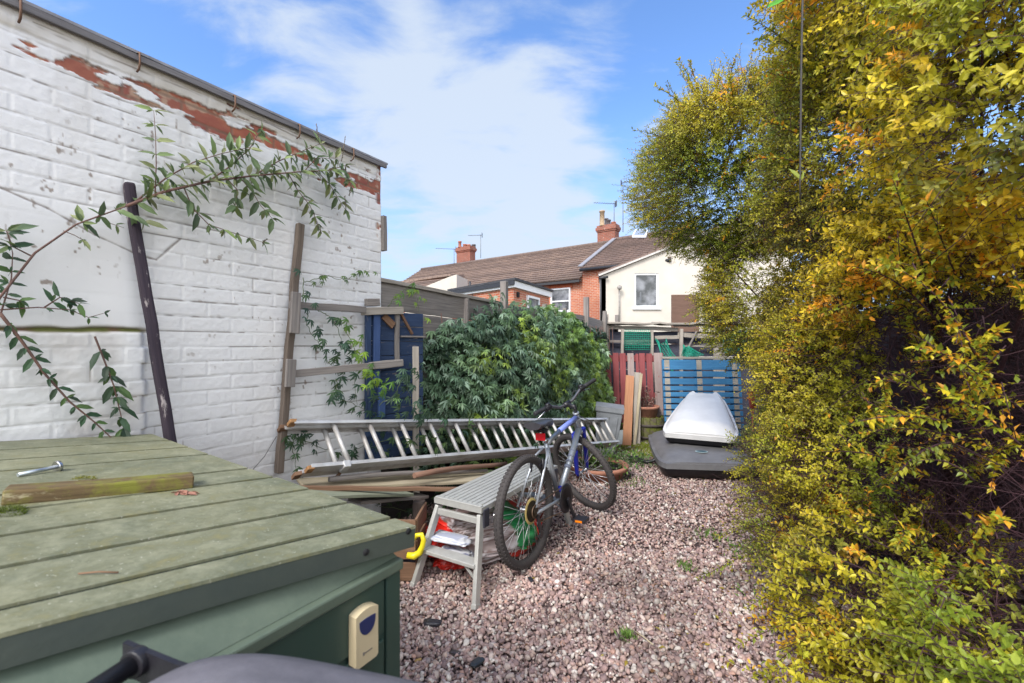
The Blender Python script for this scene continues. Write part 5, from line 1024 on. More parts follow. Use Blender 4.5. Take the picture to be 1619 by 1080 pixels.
def pot(name, label, c, r, h, prof_top=.035, squash=1, mat=TERRA, tiltx=0, cat='pot'):
    e_ = empty(name, c, label, cat); e_.rotation_euler[1] = tiltx; m = MB()
    m.lathe([(r*.68, 0), (r*.74, .01), (r*.93, h-prof_top-.004), (r*1.0, h-prof_top), (r*1.02, h-.006), (r*1.0, h), (r*.90, h), (r*.88, h-.02), (r*.82, h-.035)], n=36); m.build('rim_and_body', mat, e_)
    m = MB(); m.lathe([(0, h-.03), (r*.84, h-.032)], n=24); m.build('soil', bpy.data.materials['soil'], e_); return e_
dp = pot('terracotta_pot', 'terracotta pot with a dead leafless plant, sitting in the mossy half barrel', (bc.x-.04, bc.y, .295), .20, .19)
DL = m_leaf('dry_leaf', .1, .8)
m = MB(); P_ = []; D_ = []
for i in range(16):
    a = random.random()*6.28; h = random.uniform(.16, .36); q = Vector((random.uniform(-.05, .05), random.uniform(-.05, .05), .12)); pts_ = [q]
    for k_ in range(5): q = q+Vector((random.gauss(.008, .02)*1.2, random.gauss(0, .02), h/5)); pts_.append(q)
    m.tube(pts_, [.004, .0035, .003, .0025, .002, .0012], 5)
    for k_ in range(7): P_.append(pts_[random.randint(2, 5)]); D_.append((random.gauss(0, 1), random.gauss(0, 1), random.gauss(0, .5)))
m.build('dead_stems', m_plain('dead_stem', (.20, .13, .10), .9), dp); n = len(P_); leaves('dead_leaves', P_, D_, RNG.normal(size=(n, 3)), RNG.uniform(.025, .05, n), .45, np.array([(.26, .17, .14)])*RNG.uniform(.5, 1.4, (n, 1)), DL, dp)
bp_ = onz(952, 762, 0); bowl = pot('terracotta_bowl', 'wide low terracotta bowl with green plants, behind the front bicycle wheel', (bp_.x-.02, bp_.y+.12, 0), .30, .15, .04, cat='planter')
def bushy(parent, name, c, rx, ry, rz, n, L, cols, wr=.4, detail=1, mat=None):
    V = nrmz(RNG.normal(size=(n, 3))); V[:, 2] = np.abs(V[:, 2]); r_ = RNG.random(n)**.4; P_ = V*r_[:, None]*np.array([rx, ry, rz])+np.array(c); D_ = V+RNG.normal(size=(n, 3))*.6
    cc = np.array(cols)[RNG.integers(0, len(cols), n)]*RNG.uniform(.6, 1.35, (n, 1)); return leaves(name, P_, D_, np.tile([0, 0, 1.], (n, 1))+RNG.normal(size=(n, 3))*.5, RNG.uniform(.6, 1.2, n)*L, wr, cc, mat, parent, detail)
PL = m_leaf('green_leaf', .28, .5); BUD = m_leaf('buddleia_leaf', .30, .5); PASS = m_leaf('climber_leaf', .22, .38); HEDGE = m_leaf('hedge_leaf', .38, .42)
GRC = [(.075, .16, .035), (.11, .22, .05), (.16, .28, .06), (.09, .14, .06)]
def stems(parent, name, c, n, spread, h, mat, r=.003):
    m = MB(); c = Vector(c)
    for i in range(n):
        a = random.random()*6.28; d = Vector((math.cos(a), math.sin(a), 0))*spread*random.random(); m.tube([c, c+d*.4+Vector((0, 0, h*.5)), c+d+Vector((0, 0, h))], [r, r*.8, r*.4], 5)
    return m.build(name, mat, parent)
STM = m_plain('green_stem', (.10, .14, .05), .7); STB = m_plain('brown_stem', (.16, .085, .065), .8, c2=(.09, .05, .045))
stems(bowl, 'stems', (0, 0, .12), 20, .2, .2, STM); bushy(bowl, 'foliage', (.05, 0, .10), .30, .24, .24, 700, .045, GRC+[(.22, .24, .16)], .42, 1, PL)
for px, py, rx, rz_, lab in ((962, 660, .16, .22, 'green weed growing at the foot of the climber beside the grey slab'), (1000, 735, .26, .13, 'low leafy weed patch between terracotta bowl and moss patch'), (975, 655, .10, .34, 'upright green weed between the grey bin and the orange board')):
    c = onz(px, py+40 if py < 700 else py, 0); w_e = empty('weed_plant', (c.x, c.y, 0), lab, 'plant'); stems(w_e, 'stems', (0, 0, 0), 12, rx*.7, rz_*.8, STM); bushy(w_e, 'foliage', (0, 0, .0), rx, rx*.8, rz_*1.2, 380, .045, GRC, .4, 1, PL)
# grey tub and slab
c = at(957, 700, 5.3); tb_ = empty('grey_tub', (c.x, 5.35, 0), 'grey plastic tub standing on end, half behind the climber left of the red pallet', 'tub')
m = MB(); G = []
for z, k_ in ((0, .10), (.32, .135), (.56, .15), (.57, .165), (.63, .165)): G.append([Vector((k_*sx_, k_*.8*sy_, z)) for sx_, sy_ in ((-1, -1), (1, -1), (1, 1), (-1, 1))])
m.grid(G, sm=False, closed_u=True); m.poly(G[0][::-1]); m.poly(G[-1]); m.build('tub_body', GREYP, tb_, .014, seg=3)
for x in (-.08, 0, .08): m = MB(); m.beam((x, -.100, .08), (x*1.25, -.122, .52), .012, .012, up=(0, 1, 0)); m.build('rib', GREYP, tb_, .003)
tb_.rotation_euler = (R(4), R(6), R(-12))
c = onz(975, 703, .0); m = MB(); m.beam((-.11, 0, .09), (.11, 0, .10), .22, .02, up=(0, -1, .9)); o_ = m.build('grey_slab', m_plain('grey_slab', (.36, .40, .42), .6, 0, .15, 10), None, .006); o_.location = (c.x, c.y, .0); tag(o_, 'small pale grey slab propped at the end of the ladder', 'slab')
m = MB(); rng_ = []; c = onz(1025, 735, 0)
for i in range(24): t = i/23; rng_.append(Vector((-.22+.62*t, .03*math.sin(t*9)+.02, .05+.025*math.sin(t*14))))
m.tube(rng_, [.014+.012*abs(math.sin(i*1.3)) for i in range(24)], 7); o_ = m.build('pond_liner', BLACKP); o_.location = (c.x, c.y, 0); tag(o_, 'crumpled black liner edge along the front of the moss patch', 'liner')
# ------------------------------------------------------------ roof boxes
def roofbox(name, label, w0, w1, L, lid_m, base_m, hl, hb_, horns=0, nose=.25, badge=None):
    e_ = empty(name, (0, 0, 0), label, 'roof box'); n = 26; mseg = 20
    def half(t): 
        w = w0+(w1-w0)*max(0, (t-.15)/.85)**1.3; e0_ = 1-max(0, (.10-t)/.10)**2*.10; e1_ = 1-max(0, (t-.93)/.07)**2*.18; return w/2*e0_*e1_
    def hl_(t): return hl*(min(1, .30+t/.12*.70) if t < .12 else 1)*(1-(max(0, (t-.45)/.55))**1.6*(1-nose))
    m = MB(); G = []
    for i in range(n+1):
        t = i/n; r_ = []
        for j in range(mseg+1):
            u = -1+2*j/mseg; z = hl_(t)*(1-abs(u)**4.0)**.55; 
            z += horns*max(0, (t-.78)/.22)**1.2*(math.exp(-((abs(u)-.80)/.16)**2)-.25*(abs(u) < .7))*(1-abs(u)**14)
            z += .006*math.exp(-((abs(u)-.5)/.05)**2)*(.15 < t < .9)
            r_.append(Vector((half(t)*u*.97, t*L, .02+z)))
        G.append(r_)
    m.grid(G); m.poly(G[0]); m.poly(G[-1][::-1]); m.build('lid', lid_m, e_)
    m = MB(); out = [Vector((-half(i/n)*1.02, i/n*L, 0)) for i in range(n+1)]+[Vector((half(i/n)*1.02, i/n*L, 0)) for i in range(n, -1, -1)]
    for q in out: q.y = (q.y-L/2)*1.015+L/2
    m.grid([[q*1+Vector((0, 0, -.025)) for q in out], [q*Vector((1, 1, 1)).x+Vector((0, 0, .028)) for q in out]], sm=False, closed_u=True); cc = Vector((0, L/2, 0)); inn = [cc+(q-cc)*.93+Vector((0, 0, .034)) for q in out]
    m.grid([[q+Vector((0, 0, .028)) for q in out], inn], sm=False, closed_u=True); m.build('rim', lid_m, e_, .004)
    m = MB(); G = []
    for z, k_ in ((-.024, .985), (-.07, .96), (-hb_*.8, .88), (-hb_, .78)): G.append([Vector((q.x*k_, (q.y-L/2)*k_+L/2, z)) for q in out])
    m.grid(G, closed_u=True); m.poly(G[-1]); m.build('base', base_m, e_)
    return e_, G
WL = m_plain('white_gloss_plastic', (.64, .64, .65), .38, 0, .12, 4, .03); GL_ = MT('faded_grey_plastic'); pz = GL_.obj(); GL_.col(GL_.mix(GL_.rng(GL_.noise(pz, 4, 6, .7), .3, .7), (.10, .10, .11), (.175, .175, .185))).set(.5, 0, .45).bump(GL_.noise(pz, 70, 3), .1, .002); GL_ = GL_.m
GE = m_plain('pale_grey_edge', (.30, .30, .32), .5, 0, .15, 8)
b1_, _ = roofbox('lower_roof_box', 'wide dark grey car roof box with an oval badge lying flat on the gravel', .98, .72, 1.45, GL_, BLACKP, .085, .155, 0, .8); b1_.location = (1.97, 4.32, .15); b1_.rotation_euler = (0, 0, R(-7))
m = MB(); ov_ = [(math.cos(a)*.062, math.sin(a)*.042) for a in [2*math.pi*i/28 for i in range(28)]]; bz = .109; m.slab([Vector((-.06+x, .19+y, bz)) for x, y in ov_], (0, 0, .0025)); bdg = m.build('badge', m_plain('pale_blue_badge', (.45, .58, .62), .4, 0, .05, 8, 0), b1_)
m = MB(); m.lathe([(0.048, 0), (.0505, .0012), (.053, 0)], (0, 0, 0), n=28); 
for v in m.v: v.x *= 1.0; v.y *= .64; v.x += -.06; v.y += .19; v.z += bz+.0035
for i, x in enumerate((-.034, -.022, -.011, 0, .011, .022, .034)): m.beam((-.06+x, .182, bz+.0035), (-.06+x, .198+(.003 if i % 3 == 0 else 0), bz+.0035), .006, .001)
m.build('badge_lettering', m_plain('badge_blue', (.10, .22, .30), .4, 0, 0.05, 8, 0), bdg)
b2_, _ = roofbox('white_roof_box', 'white topped car roof box tilted up on the dark one, nose against the blue pallet', .74, .44, 1.25, WL, BLACKP, .10, .15, .035, .75)
pn = at(1105, 692, 4.72); b2_.location = (pn.x, pn.y, pn.z); pf = at(1114, 628, 5.9); v = pf-pn; b2_.rotation_euler = (math.atan2(v.z, math.hypot(v.x, v.y)), 0, -math.atan2(v.x, v.y))
# red and white cane, right
a_, b_ = at(1188, 617, 4.4), at(1236, 665, 3.9); dv = (b_-a_); cn = empty('striped_cane', a_, 'thin red and white striped cane poking diagonally out of the hedge above the roof box', 'cane')
for i in range(10): m = MB(); m.tube([dv*(i/10), dv*((i+1)/10)], .0065, 8); m.build('band', m_plain('cane_red', (.5, .03, .03), .5) if i % 2 == 0 else WHITEM, cn)
a_, b_ = at(1190, 645, 4.4), at(1187, 618, 4.4); m = MB(); m.tube([a_-a_, b_-a_], .03, 8); m.tube([Vector((0, 0, -1)), Vector((0, 0, 0))], .01, 6); o_ = m.build('red_stake', m_plain('red_paint', (.42, .07, .05), .6)); o_.location = (a_.x, a_.y, a_.z); tag(o_, 'short red topped stake beside the blue pallet, half in the hedge', 'stake')

# ------------------------------------------------------------ climbing plants
def palmate(name, P, Nrm, size, C, mat, parent=None, n5=5, droop=.5, detail=1, wr=.24):
    """five-fingered leaves: P centres, Nrm facing, hanging down"""
    P = np.asarray(P); Nrm = nrmz(np.asarray(Nrm)); n = len(P); down = np.tile([0, 0, -1.], (n, 1))+RNG.normal(size=(n, 3))*.35
    t = nrmz(down-Nrm*np.sum(down*Nrm, 1, keepdims=True)); s_ = np.cross(Nrm, t); PP = []; DD = []; UU = []; LL = []; CC = []
    for k_ in range(n5):
        a = (k_-(n5-1)/2)*(2.5/(n5-1))+RNG.normal(size=n)*.1; D = t*np.cos(a)[:, None]+s_*np.sin(a)[:, None]-Nrm*.12; f = 1-.28*abs(k_-(n5-1)/2)/((n5-1)/2)
        PP.append(P); DD.append(D); UU.append(Nrm+RNG.normal(size=(n, 3))*.12); LL.append(size*f); CC.append(C)
    return leaves(name, np.vstack(PP), np.vstack(DD), np.vstack(UU), np.concatenate(LL), wr, np.vstack(CC), mat, parent, detail, droop=.18)
# big mass on the fence: surface a(u,v) bulging off the fence
cl = empty('climber_hedge', FP+FD*1.5, 'dense dark green climbing plant with hand-shaped leaves smothering the fence behind the bicycle', 'climber'); CO_ = Vector(cl.location)
n = 6000; s_ = RNG.uniform(.22, 3.85, n); zt = 1.67-.36*np.clip((1.15-s_)/.85, 0, 1)**1.2-.28*np.clip((s_-2.9)/1.1, 0, 1)**1.5+.26*(fbm(s_*3.4, s_*0, 3, 5)-.5)*2; z = .25+(zt-.25)*RNG.random(n)**.85
bul = .10+.36*np.sin(np.clip((s_-.3)/3.75, 0, 1)*math.pi)**.5*np.clip((zt+.12-z)/.5, 0, 1)**.5+.16*(fbm(s_*4, z*4, 3, 6)-.5)*2
dep = bul-RNG.random(n)**2*.26
P_ = np.array(FP)[None]+s_[:, None]*np.array(FD)+dep[:, None]*np.array(FN); P_[:, 2] = z; P_ -= np.array(CO_)
Nr = np.tile(np.array(FN)*.75+np.array([0, 0, .55]), (n, 1))+RNG.normal(size=(n, 3))*.38
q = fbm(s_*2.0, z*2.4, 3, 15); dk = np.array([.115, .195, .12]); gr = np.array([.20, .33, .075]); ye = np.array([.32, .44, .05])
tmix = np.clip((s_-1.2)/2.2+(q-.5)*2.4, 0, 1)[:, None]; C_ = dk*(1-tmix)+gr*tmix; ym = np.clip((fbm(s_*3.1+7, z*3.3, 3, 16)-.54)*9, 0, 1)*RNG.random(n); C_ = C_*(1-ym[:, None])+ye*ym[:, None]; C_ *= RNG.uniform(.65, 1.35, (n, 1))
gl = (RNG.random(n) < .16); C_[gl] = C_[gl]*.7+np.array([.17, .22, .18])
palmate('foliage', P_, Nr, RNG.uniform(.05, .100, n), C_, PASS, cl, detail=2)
# small leaflets filling the inside
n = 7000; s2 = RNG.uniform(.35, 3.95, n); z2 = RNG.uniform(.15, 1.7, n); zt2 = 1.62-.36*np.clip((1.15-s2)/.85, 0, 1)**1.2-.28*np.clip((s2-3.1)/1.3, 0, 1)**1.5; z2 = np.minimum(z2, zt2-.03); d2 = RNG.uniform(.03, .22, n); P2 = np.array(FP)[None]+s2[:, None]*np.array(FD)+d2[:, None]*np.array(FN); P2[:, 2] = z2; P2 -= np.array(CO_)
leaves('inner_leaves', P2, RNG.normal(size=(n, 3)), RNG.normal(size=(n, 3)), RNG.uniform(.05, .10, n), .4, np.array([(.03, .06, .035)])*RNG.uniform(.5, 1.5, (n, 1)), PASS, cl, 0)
m = MB()
for i in range(60):
    s0 = random.uniform(.7, 4.2); q = [Vector(FP)+FD*s0+FN*random.uniform(.02, .2)-CO_]; 
    for k_ in range(7): q.append(q[-1]+FD*random.gauss(0, .06)+FN*random.gauss(0, .02)+Vector((0, 0, .23)))
    m.tube(q, .004, 5)
m.build('stems', STB, cl)
def vine(name, label, pts3, nleaf, size, cols, parent=None, r=.0025, spread=.03, palm=True, nrm=(.846, -.533, .3), seed=0, cat='vine', group=None, stem=STM):
    pts3 = [Vector(p) for p in pts3]; o0 = pts3[0].copy(); e_ = empty(name, o0, label, cat, group) if parent is None else parent
    if parent is not None: o0 = Vector(parent.location)
    # smooth polyline
    dense = []
    for i in range(len(pts3)-1):
        for k_ in range(6): dense.append(pts3[i].lerp(pts3[i+1], k_/6)+Vector((random.gauss(0, .004), random.gauss(0, .004), random.gauss(0, .004)))-o0)
    dense.append(pts3[-1]-o0); m = MB(); m.tube(dense, [r*(1-.6*i/len(dense)) for i in range(len(dense))], 6); m.build('stem', stem, e_)
    idx = RNG.random(nleaf)*(len(dense)-1); P_ = np.array([dense[int(i)].lerp(dense[min(int(i)+1, len(dense)-1)], i-int(i)) for i in idx])+RNG.normal(size=(nleaf, 3))*spread*.5; P_ += np.array(nrm)*spread*RNG.random((nleaf, 1))
    C_ = np.array(cols)[RNG.integers(0, len(cols), nleaf)]*RNG.uniform(.7, 1.3, (nleaf, 1)); N_ = np.tile(np.array(nrm), (nleaf, 1))+RNG.normal(size=(nleaf, 3))*.3
    if palm: palmate('leaves', P_, N_, RNG.uniform(.7, 1.2, nleaf)*size, C_, PASS, e_, detail=2)
    return e_
DKC = [(.06, .12, .07), (.08, .15, .065), (.045, .095, .06)]; YGC = [(.24, .38, .04), (.18, .32, .05), (.12, .25, .05)]
W_ = lambda l, off=.09: [wallpt(x, y, off) for x, y in l]
vine('climber_vine', 'dark climber vine trailing down the trellis between its two crossbars', W_([(478, 440), (480, 480), (488, 520), (505, 545), (520, 575), (540, 590)]), 26, .055, DKC, spread=.05)
vine('climber_vine', 'thin climber shoot running along the wall above the upper trellis crossbar', W_([(480, 447), (500, 440), (520, 437), (545, 445), (565, 433), (585, 428)], .05), 16, .040, [(.12, .20, .05), (.09, .16, .05)], spread=.03)
vine('climber_vine', 'yellow-green climber shoots drooping off the lower crossbar over the blue boards', [at(545, 520, 2.9), at(560, 545, 2.85), at(572, 575, 2.82), at(590, 605, 2.8), at(600, 612, 2.8), at(630, 620, 2.9)], 34, .055, YGC, spread=.06)
vine('climber_vine', 'climber loop hanging off the upper crossbar in the middle of the trellis', W_([(500, 490), (520, 500), (535, 520), (540, 550), (555, 570), (565, 640)]), 22, .055, DKC+[(.10, .2, .05)], spread=.06)
vine('climber_vine', 'yellow-green climber sprig growing over the top of the grey fence boards', [fpt(612, 485, .05), fpt(630, 465, .08), fpt(650, 450, .05), fpt(660, 475, .08), fpt(664, 505, .08)], 16, .05, YGC, spread=.05, nrm=(.83, -.55, .3))
vine('climber_vine', 'dark climber runner low on the white wall behind the ladder end', W_([(455, 690), (475, 695), (500, 705), (530, 715), (560, 712), (590, 700)], .04), 22, .055, DKC, spread=.04)
vine('climber_vine', 'dark climber runner hanging beside the foot of the trellis post', W_([(462, 690), (465, 715), (468, 740), (480, 752)], .05), 10, .05, DKC, spread=.04)
vine('climber_vine', 'dark climber spray on the wall right above the ladder left end', W_([(530, 600), (535, 630), (560, 640), (580, 650), (600, 655)], .08), 18, .06, DKC, spread=.06)
vine('climber_vine', 'grey-green climber spray in front of the blue boards, left of the short stake', [at(600, 640, 2.85), at(625, 625, 2.85), at(640, 590, 2.9), at(650, 640, 2.95), at(680, 655, 3.0)], 40, .06, [(.07, .13, .08), (.10, .17, .09), (.05, .10, .06)], spread=.09)
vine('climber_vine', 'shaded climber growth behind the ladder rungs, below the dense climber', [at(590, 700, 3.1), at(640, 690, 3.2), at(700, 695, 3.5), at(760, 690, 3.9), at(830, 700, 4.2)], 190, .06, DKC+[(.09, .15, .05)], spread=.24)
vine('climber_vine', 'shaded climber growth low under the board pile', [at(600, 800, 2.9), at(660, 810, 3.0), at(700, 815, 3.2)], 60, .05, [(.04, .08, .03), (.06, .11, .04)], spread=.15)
# ------------------------------------------------------------ buddleia
def budd(name, label, stems_, cat='shrub', leafL=.088, cols=None, sp=.06, off=.10, pair=.045, r0=.006, parent=None, nrm=None):
    cols = cols or [(.13, .20, .07), (.10, .165, .065), (.17, .25, .07), (.085, .135, .06)]
    o0 = wallpt(*stems_[0][0], stems_[0][0][2] if len(stems_[0][0]) > 2 else off) if False else wallpt(stems_[0][0][0], stems_[0][0][1], off); e_ = empty(name, o0, label, cat)
    m = MB(); P_ = []; D_ = []; L_ = []; U_ = []
    for st in stems_:
        opt = st[-1] if isinstance(st[-1], dict) else {}
        pp = [p for p in st if not isinstance(p, dict)]; w3 = [wallpt(x, y, off+opt.get('off', 0)+.03*i*opt.get('out', .3)) for i, (x, y) in enumerate(pp)]; L = sum((w3[i+1]-w3[i]).length for i in range(len(w3)-1)); ds = []
        for i in range(len(w3)-1):
            k_n = max(2, int((w3[i+1]-w3[i]).length/.02)); ds += [w3[i].lerp(w3[i+1], k_/k_n) for k_ in range(k_n)]
        ds.append(w3[-1]); rr = opt.get('r', r0); m.tube([q-o0 for q in ds], [rr*(1-.7*i/len(ds)) for i in range(len(ds))], 7)
        acc = 0; start = opt.get('start', 0); dens = opt.get('pair', pair); ll = opt.get('L', leafL)
        for i in range(1, len(ds)):
            acc += (ds[i]-ds[i-1]).length
            if acc > dens and i/len(ds) >= start:
                acc = 0; t = (ds[i]-ds[i-1]).normalized(); a = random.random()*3.14; s0 = WN.cross(t).normalized()
                for sg in (-1, 1):
                    d = (s0*math.cos(a)+WN*math.sin(a)*.6)*sg*1.0+t*.55+Vector((0, 0, -.35)); P_.append(ds[i]-o0); D_.append(d); L_.append(ll*random.uniform(.55, 1.15)*opt.get('taper', 1)); U_.append(WN*.8+Vector((random.gauss(0, .35), random.gauss(0, .35), .5)))
                    if random.random() < .75:
                        for _ in range(2): P_.append(ds[i]-o0+d.normalized()*.004); D_.append(d+Vector((random.gauss(0, .6), random.gauss(0, .6), random.gauss(0, .6)))); L_.append(ll*random.uniform(.25, .6)); U_.append(WN+Vector((0, 0, random.random())))
    m.build('stems', STB, e_); n = len(P_); C_ = np.array(cols)[RNG.integers(0, len(cols), n)]*RNG.uniform(.7, 1.35, (n, 1))
    leaves('leaves', np.array(P_), np.array(D_), np.array(U_), np.array(L_), .36, C_, BUD, e_, 2, droop=.2)
    return e_, o0
bu, bo0 = budd('buddleia', 'tall buddleia with one long arching brown stem and leafy tips spread across the white wall', [
    [(-330, 1150), (-190, 800), (-60, 560), (0, 470), (55, 400), (120, 355), (200, 326), {'r': .0085, 'start': .9}],
    [(200, 326), (260, 303), (330, 287), (400, 278), (470, 272), (545, 268), {'r': .007, 'pair': .040}],
    [(215, 318), (262, 282), (305, 257), (350, 243), (395, 233), {'r': .004, 'pair': .035}],
    [(245, 310), (247, 260), (246, 215), (243, 175), {'r': .003, 'pair': .06, 'L': .07}],
    [(330, 287), (365, 262), (395, 235), (412, 205), {'r': .004, 'pair': .035}],
    [(400, 278), (440, 255), (480, 238), (505, 228), {'r': .004, 'pair': .035}],
    [(290, 295), (305, 330), (330, 355), (380, 372), (422, 385), {'r': .003, 'pair': .045, 'L': .085}],
    [(380, 281), (400, 305), (412, 325), (430, 345), {'r': .003, 'pair': .04}],
    [(455, 273), (470, 300), (490, 325), (508, 365), {'r': .003, 'pair': .035}],
    [(500, 270), (520, 290), (545, 330), {'r': .003, 'pair': .035}], [(520, 269), (545, 262), (556, 300), {'r': .003, 'pair': .04, 'L': .085}],
    [(360, 284), (375, 300), (372, 325), {'r': .003, 'pair': .035}], [(480, 272), (500, 250), (535, 250), {'r': .003, 'pair': .03}],
    [(155, 340), (170, 352), (196, 360), {'r': .002, 'pair': .04, 'L': .06}], [(100, 365), (118, 372), (140, 385), {'r': .002, 'pair': .04, 'L': .06}], [(50, 405), (20, 390), (10, 365), {'r': .003, 'pair': .035}], [(190, 331), (225, 350), {'r': .002, 'pair': .03}]],
    cols=[(.15, .215, .085), (.12, .18, .08), (.20, .27, .09), (.10, .15, .08), (.24, .27, .12)])
# flower spikes
m = MB()
for (x0, y0, x1, y1) in ((505, 228, 500, 195), (540, 255, 546, 215), (422, 378, 415, 385), (500, 350, 508, 370), (545, 310, 547, 332), (556, 290, 552, 310)):
    a_, b_ = wallpt(x0, y0, .14), wallpt(x1, y1, .14); m.tube([a_-bo0, b_-bo0], .002, 5)
    for k_ in range(14): q = a_.lerp(b_, k_/14)-bo0; m.lathe([(0, -.003), (.0035, 0), (0, .004)], q+Vector((random.gauss(0, .003), random.gauss(0, .003), 0)), n=6)
m.build('seed_heads', m_plain('seed_head', (.12, .10, .07), .9), bu)
budd('wall_sapling', 'green leafed sapling sprawling low on the white wall left of the dark leaning post', [
    [(0, 495), (35, 540), (70, 590), (110, 635), (150, 668), (190, 705), {'r': .006, 'pair': .040, 'L': .06}], [(150, 532), (165, 570), (180, 610), (192, 660), (200, 700), {'r': .004, 'pair': .042, 'L': .085}],
    [(0, 490), (60, 486), (110, 490), (140, 502), (165, 495), {'r': .003, 'pair': .05, 'L': .04, 'start': .3}], [(70, 486), (95, 470), (125, 480), {'r': .003, 'pair': .025, 'L': .06}], [(0, 500), (18, 440), (20, 400), (12, 370), {'r': .003, 'pair': .04, 'L': .07}], [(5, 470), (30, 475), (40, 480), {'r': .003, 'pair': .03, 'L': .07}]],
    cols=[(.045, .10, .05), (.06, .12, .06), (.09, .16, .05), (.05, .085, .05)])
# ------------------------------------------------------------ hedge on the right
def shell(c, r, n, lo=.80, seed=0, ymin=.55):
    """points in the outer shell of a lumpy ellipsoid, mainly the yard side"""
    V = nrmz(RNG.normal(size=(n*2, 3))); c_ = np.array(c); tv = nrmz((np.array([0, 0, CH])-c_)[None])[0]; keep = (V@tv > -.25) | ((V[:, 0] < .1) & (V@tv > -.6)); V = V[keep][:n]; lump = 1+.16*tri_noise(V, 3.2, seed)+.08*tri_noise(V, 8, seed+1)
    k_ = lo+(1-lo)*RNG.random(len(V))**.6; P_ = np.array(c)+V*np.array(r)*(lump*k_)[:, None]; return P_, V
def sprigs(blobs, density, leafL, seed):
    PP, DD, UU, LL, CC, TW = [], [], [], [], [], []
    base_L = leafL
    for (c, r, dn, col_bias, lo) in blobs:
        leafL = base_L*(1.0 if c[1] < 2.2 else .80); dn = dn*(1.0 if c[1] < 2.2 else 1.35)
        area = 4*math.pi*((r[0]*r[1])**1.6/3+(r[0]*r[2])**1.6/3+(r[1]*r[2])**1.6/3)**(1/1.6); n = int(area*density*dn); P_, V = shell(c, r, n, lo, seed); seed += 5; n = len(P_)
        ok = (P_[:, 2] > .02) & (np.linalg.norm(P_-np.array([0, 0, CH]), axis=1) > .62); ok2 = ~((P_[ok][:, 2] < 1.62) & (P_[ok][:, 2] > .75-.12*P_[ok][:, 1]) & (P_[ok][:, 0] > .45+.62*P_[ok][:, 1])); P_, V = P_[ok][ok2], V[ok][ok2]; n = len(P_)
        D = nrmz(V*np.array([1, .8, .6])+RNG.normal(size=(n, 3))*.45+np.array([-.15, -.1, .10])); L = RNG.uniform(.05, .17, n); nl = 13
        pat = tri_noise(P_, 4.2, 77)+.6*tri_noise(P_, 9, 78)+col_bias
        gcol = np.array([.22, .30, .030]); ycol = np.array([.60, .50, .028]); ocol = np.array([.78, .36, .020]); dkc = np.array([.10, .15, .05])
        t1 = np.clip(pat*.55+.55, 0, 1)[:, None]; base = gcol*(1-t1)+ycol*t1; t2 = np.clip((tri_noise(P_, 15, 80)*1.1+pat*.35-.62)*2.6, 0, .9)[:, None]; base = base*(1-t2)+ocol*t2; t3 = np.clip((-tri_noise(P_, 5, 82)-.35)*2, 0, .8)[:, None]; base = base*(1-t3)+dkc*t3
        base *= RNG.uniform(.85, 1.42, (n, 1)); sdv = nrmz(np.cross(D, RNG.normal(size=(n, 3)))); bnv = np.cross(D, sdv); curve = RNG.normal(size=(n, 3))*.12+np.array([0, 0, -.12])
        for k_ in range(nl):
            t = (k_+.5)/nl; a = k_*2.4+RNG.random(n)*.5; pos = P_+D*(L*t)[:, None]+curve*(L*t*t)[:, None]; out = sdv*np.cos(a)[:, None]+bnv*np.sin(a)[:, None]
            PP.append(pos); DD.append(out+D*.7); UU.append(D+RNG.normal(size=(n, 3))*.3+np.array([0, 0, .7])); LL.append(leafL*RNG.uniform(.55, 1.2, n)*(1-.25*t)); CC.append(base*RNG.uniform(.75, 1.3, (n, 1))*np.array([1+.15*t, 1, 1]))
        TW.append((P_-D*(L*.6)[:, None], P_+D*L[:, None]*.5+curve*(L*.25)[:, None], P_+D*L[:, None]+curve*L[:, None]))
    return np.vstack(PP), np.vstack(DD), np.vstack(UU), np.concatenate(LL), np.vstack(CC), TW
def near_leaves(name, P_, O, D_, U_, L_, C_, par):
    k_ = np.linalg.norm(P_[:, :2], axis=1) < 2.5; o_ = leaves(name, P_[~k_]-np.array(O), D_[~k_], U_[~k_], L_[~k_], .52, C_[~k_], HEDGE, par, 1)
    leaves(name, P_[k_]-np.array(O), D_[k_], U_[k_], L_[k_], RNG.uniform(.42, .6, int(k_.sum())), C_[k_], HEDGE, par, 2, droop=.16)
def twigmesh(TW, parent, mat, r=.0013, O=None):
    a = np.vstack([t[0] for t in TW]); b = np.vstack([t[1] for t in TW]); c = np.vstack([t[2] for t in TW]); n = len(a); rings = []
    for q, k_ in ((a, 1.4), (b, 1.0), (c, .5)):
        for s_ in range(3): an = 2.094*s_; rings.append(q+np.array([math.cos(an), .5*math.sin(an), math.sin(an)])*r*k_)
    V = np.stack(rings, 1); F_ = []
    for i in (0, 3):
        for s_ in range(3): F_.append([i+s_, i+(s_+1) % 3, i+3+(s_+1) % 3, i+3+s_])
    Fc = (np.arange(n)[:, None, None]*9+np.array(F_)[None]).reshape(-1, 4); return mesh_np('twigs', V.reshape(-1, 3)-O, Fc, mat, parent)
MAR = m_plain('maroon_twig', (.060, .022, .030), .8, 0, .4, 20, 0, c2=(.022, .009, .014))
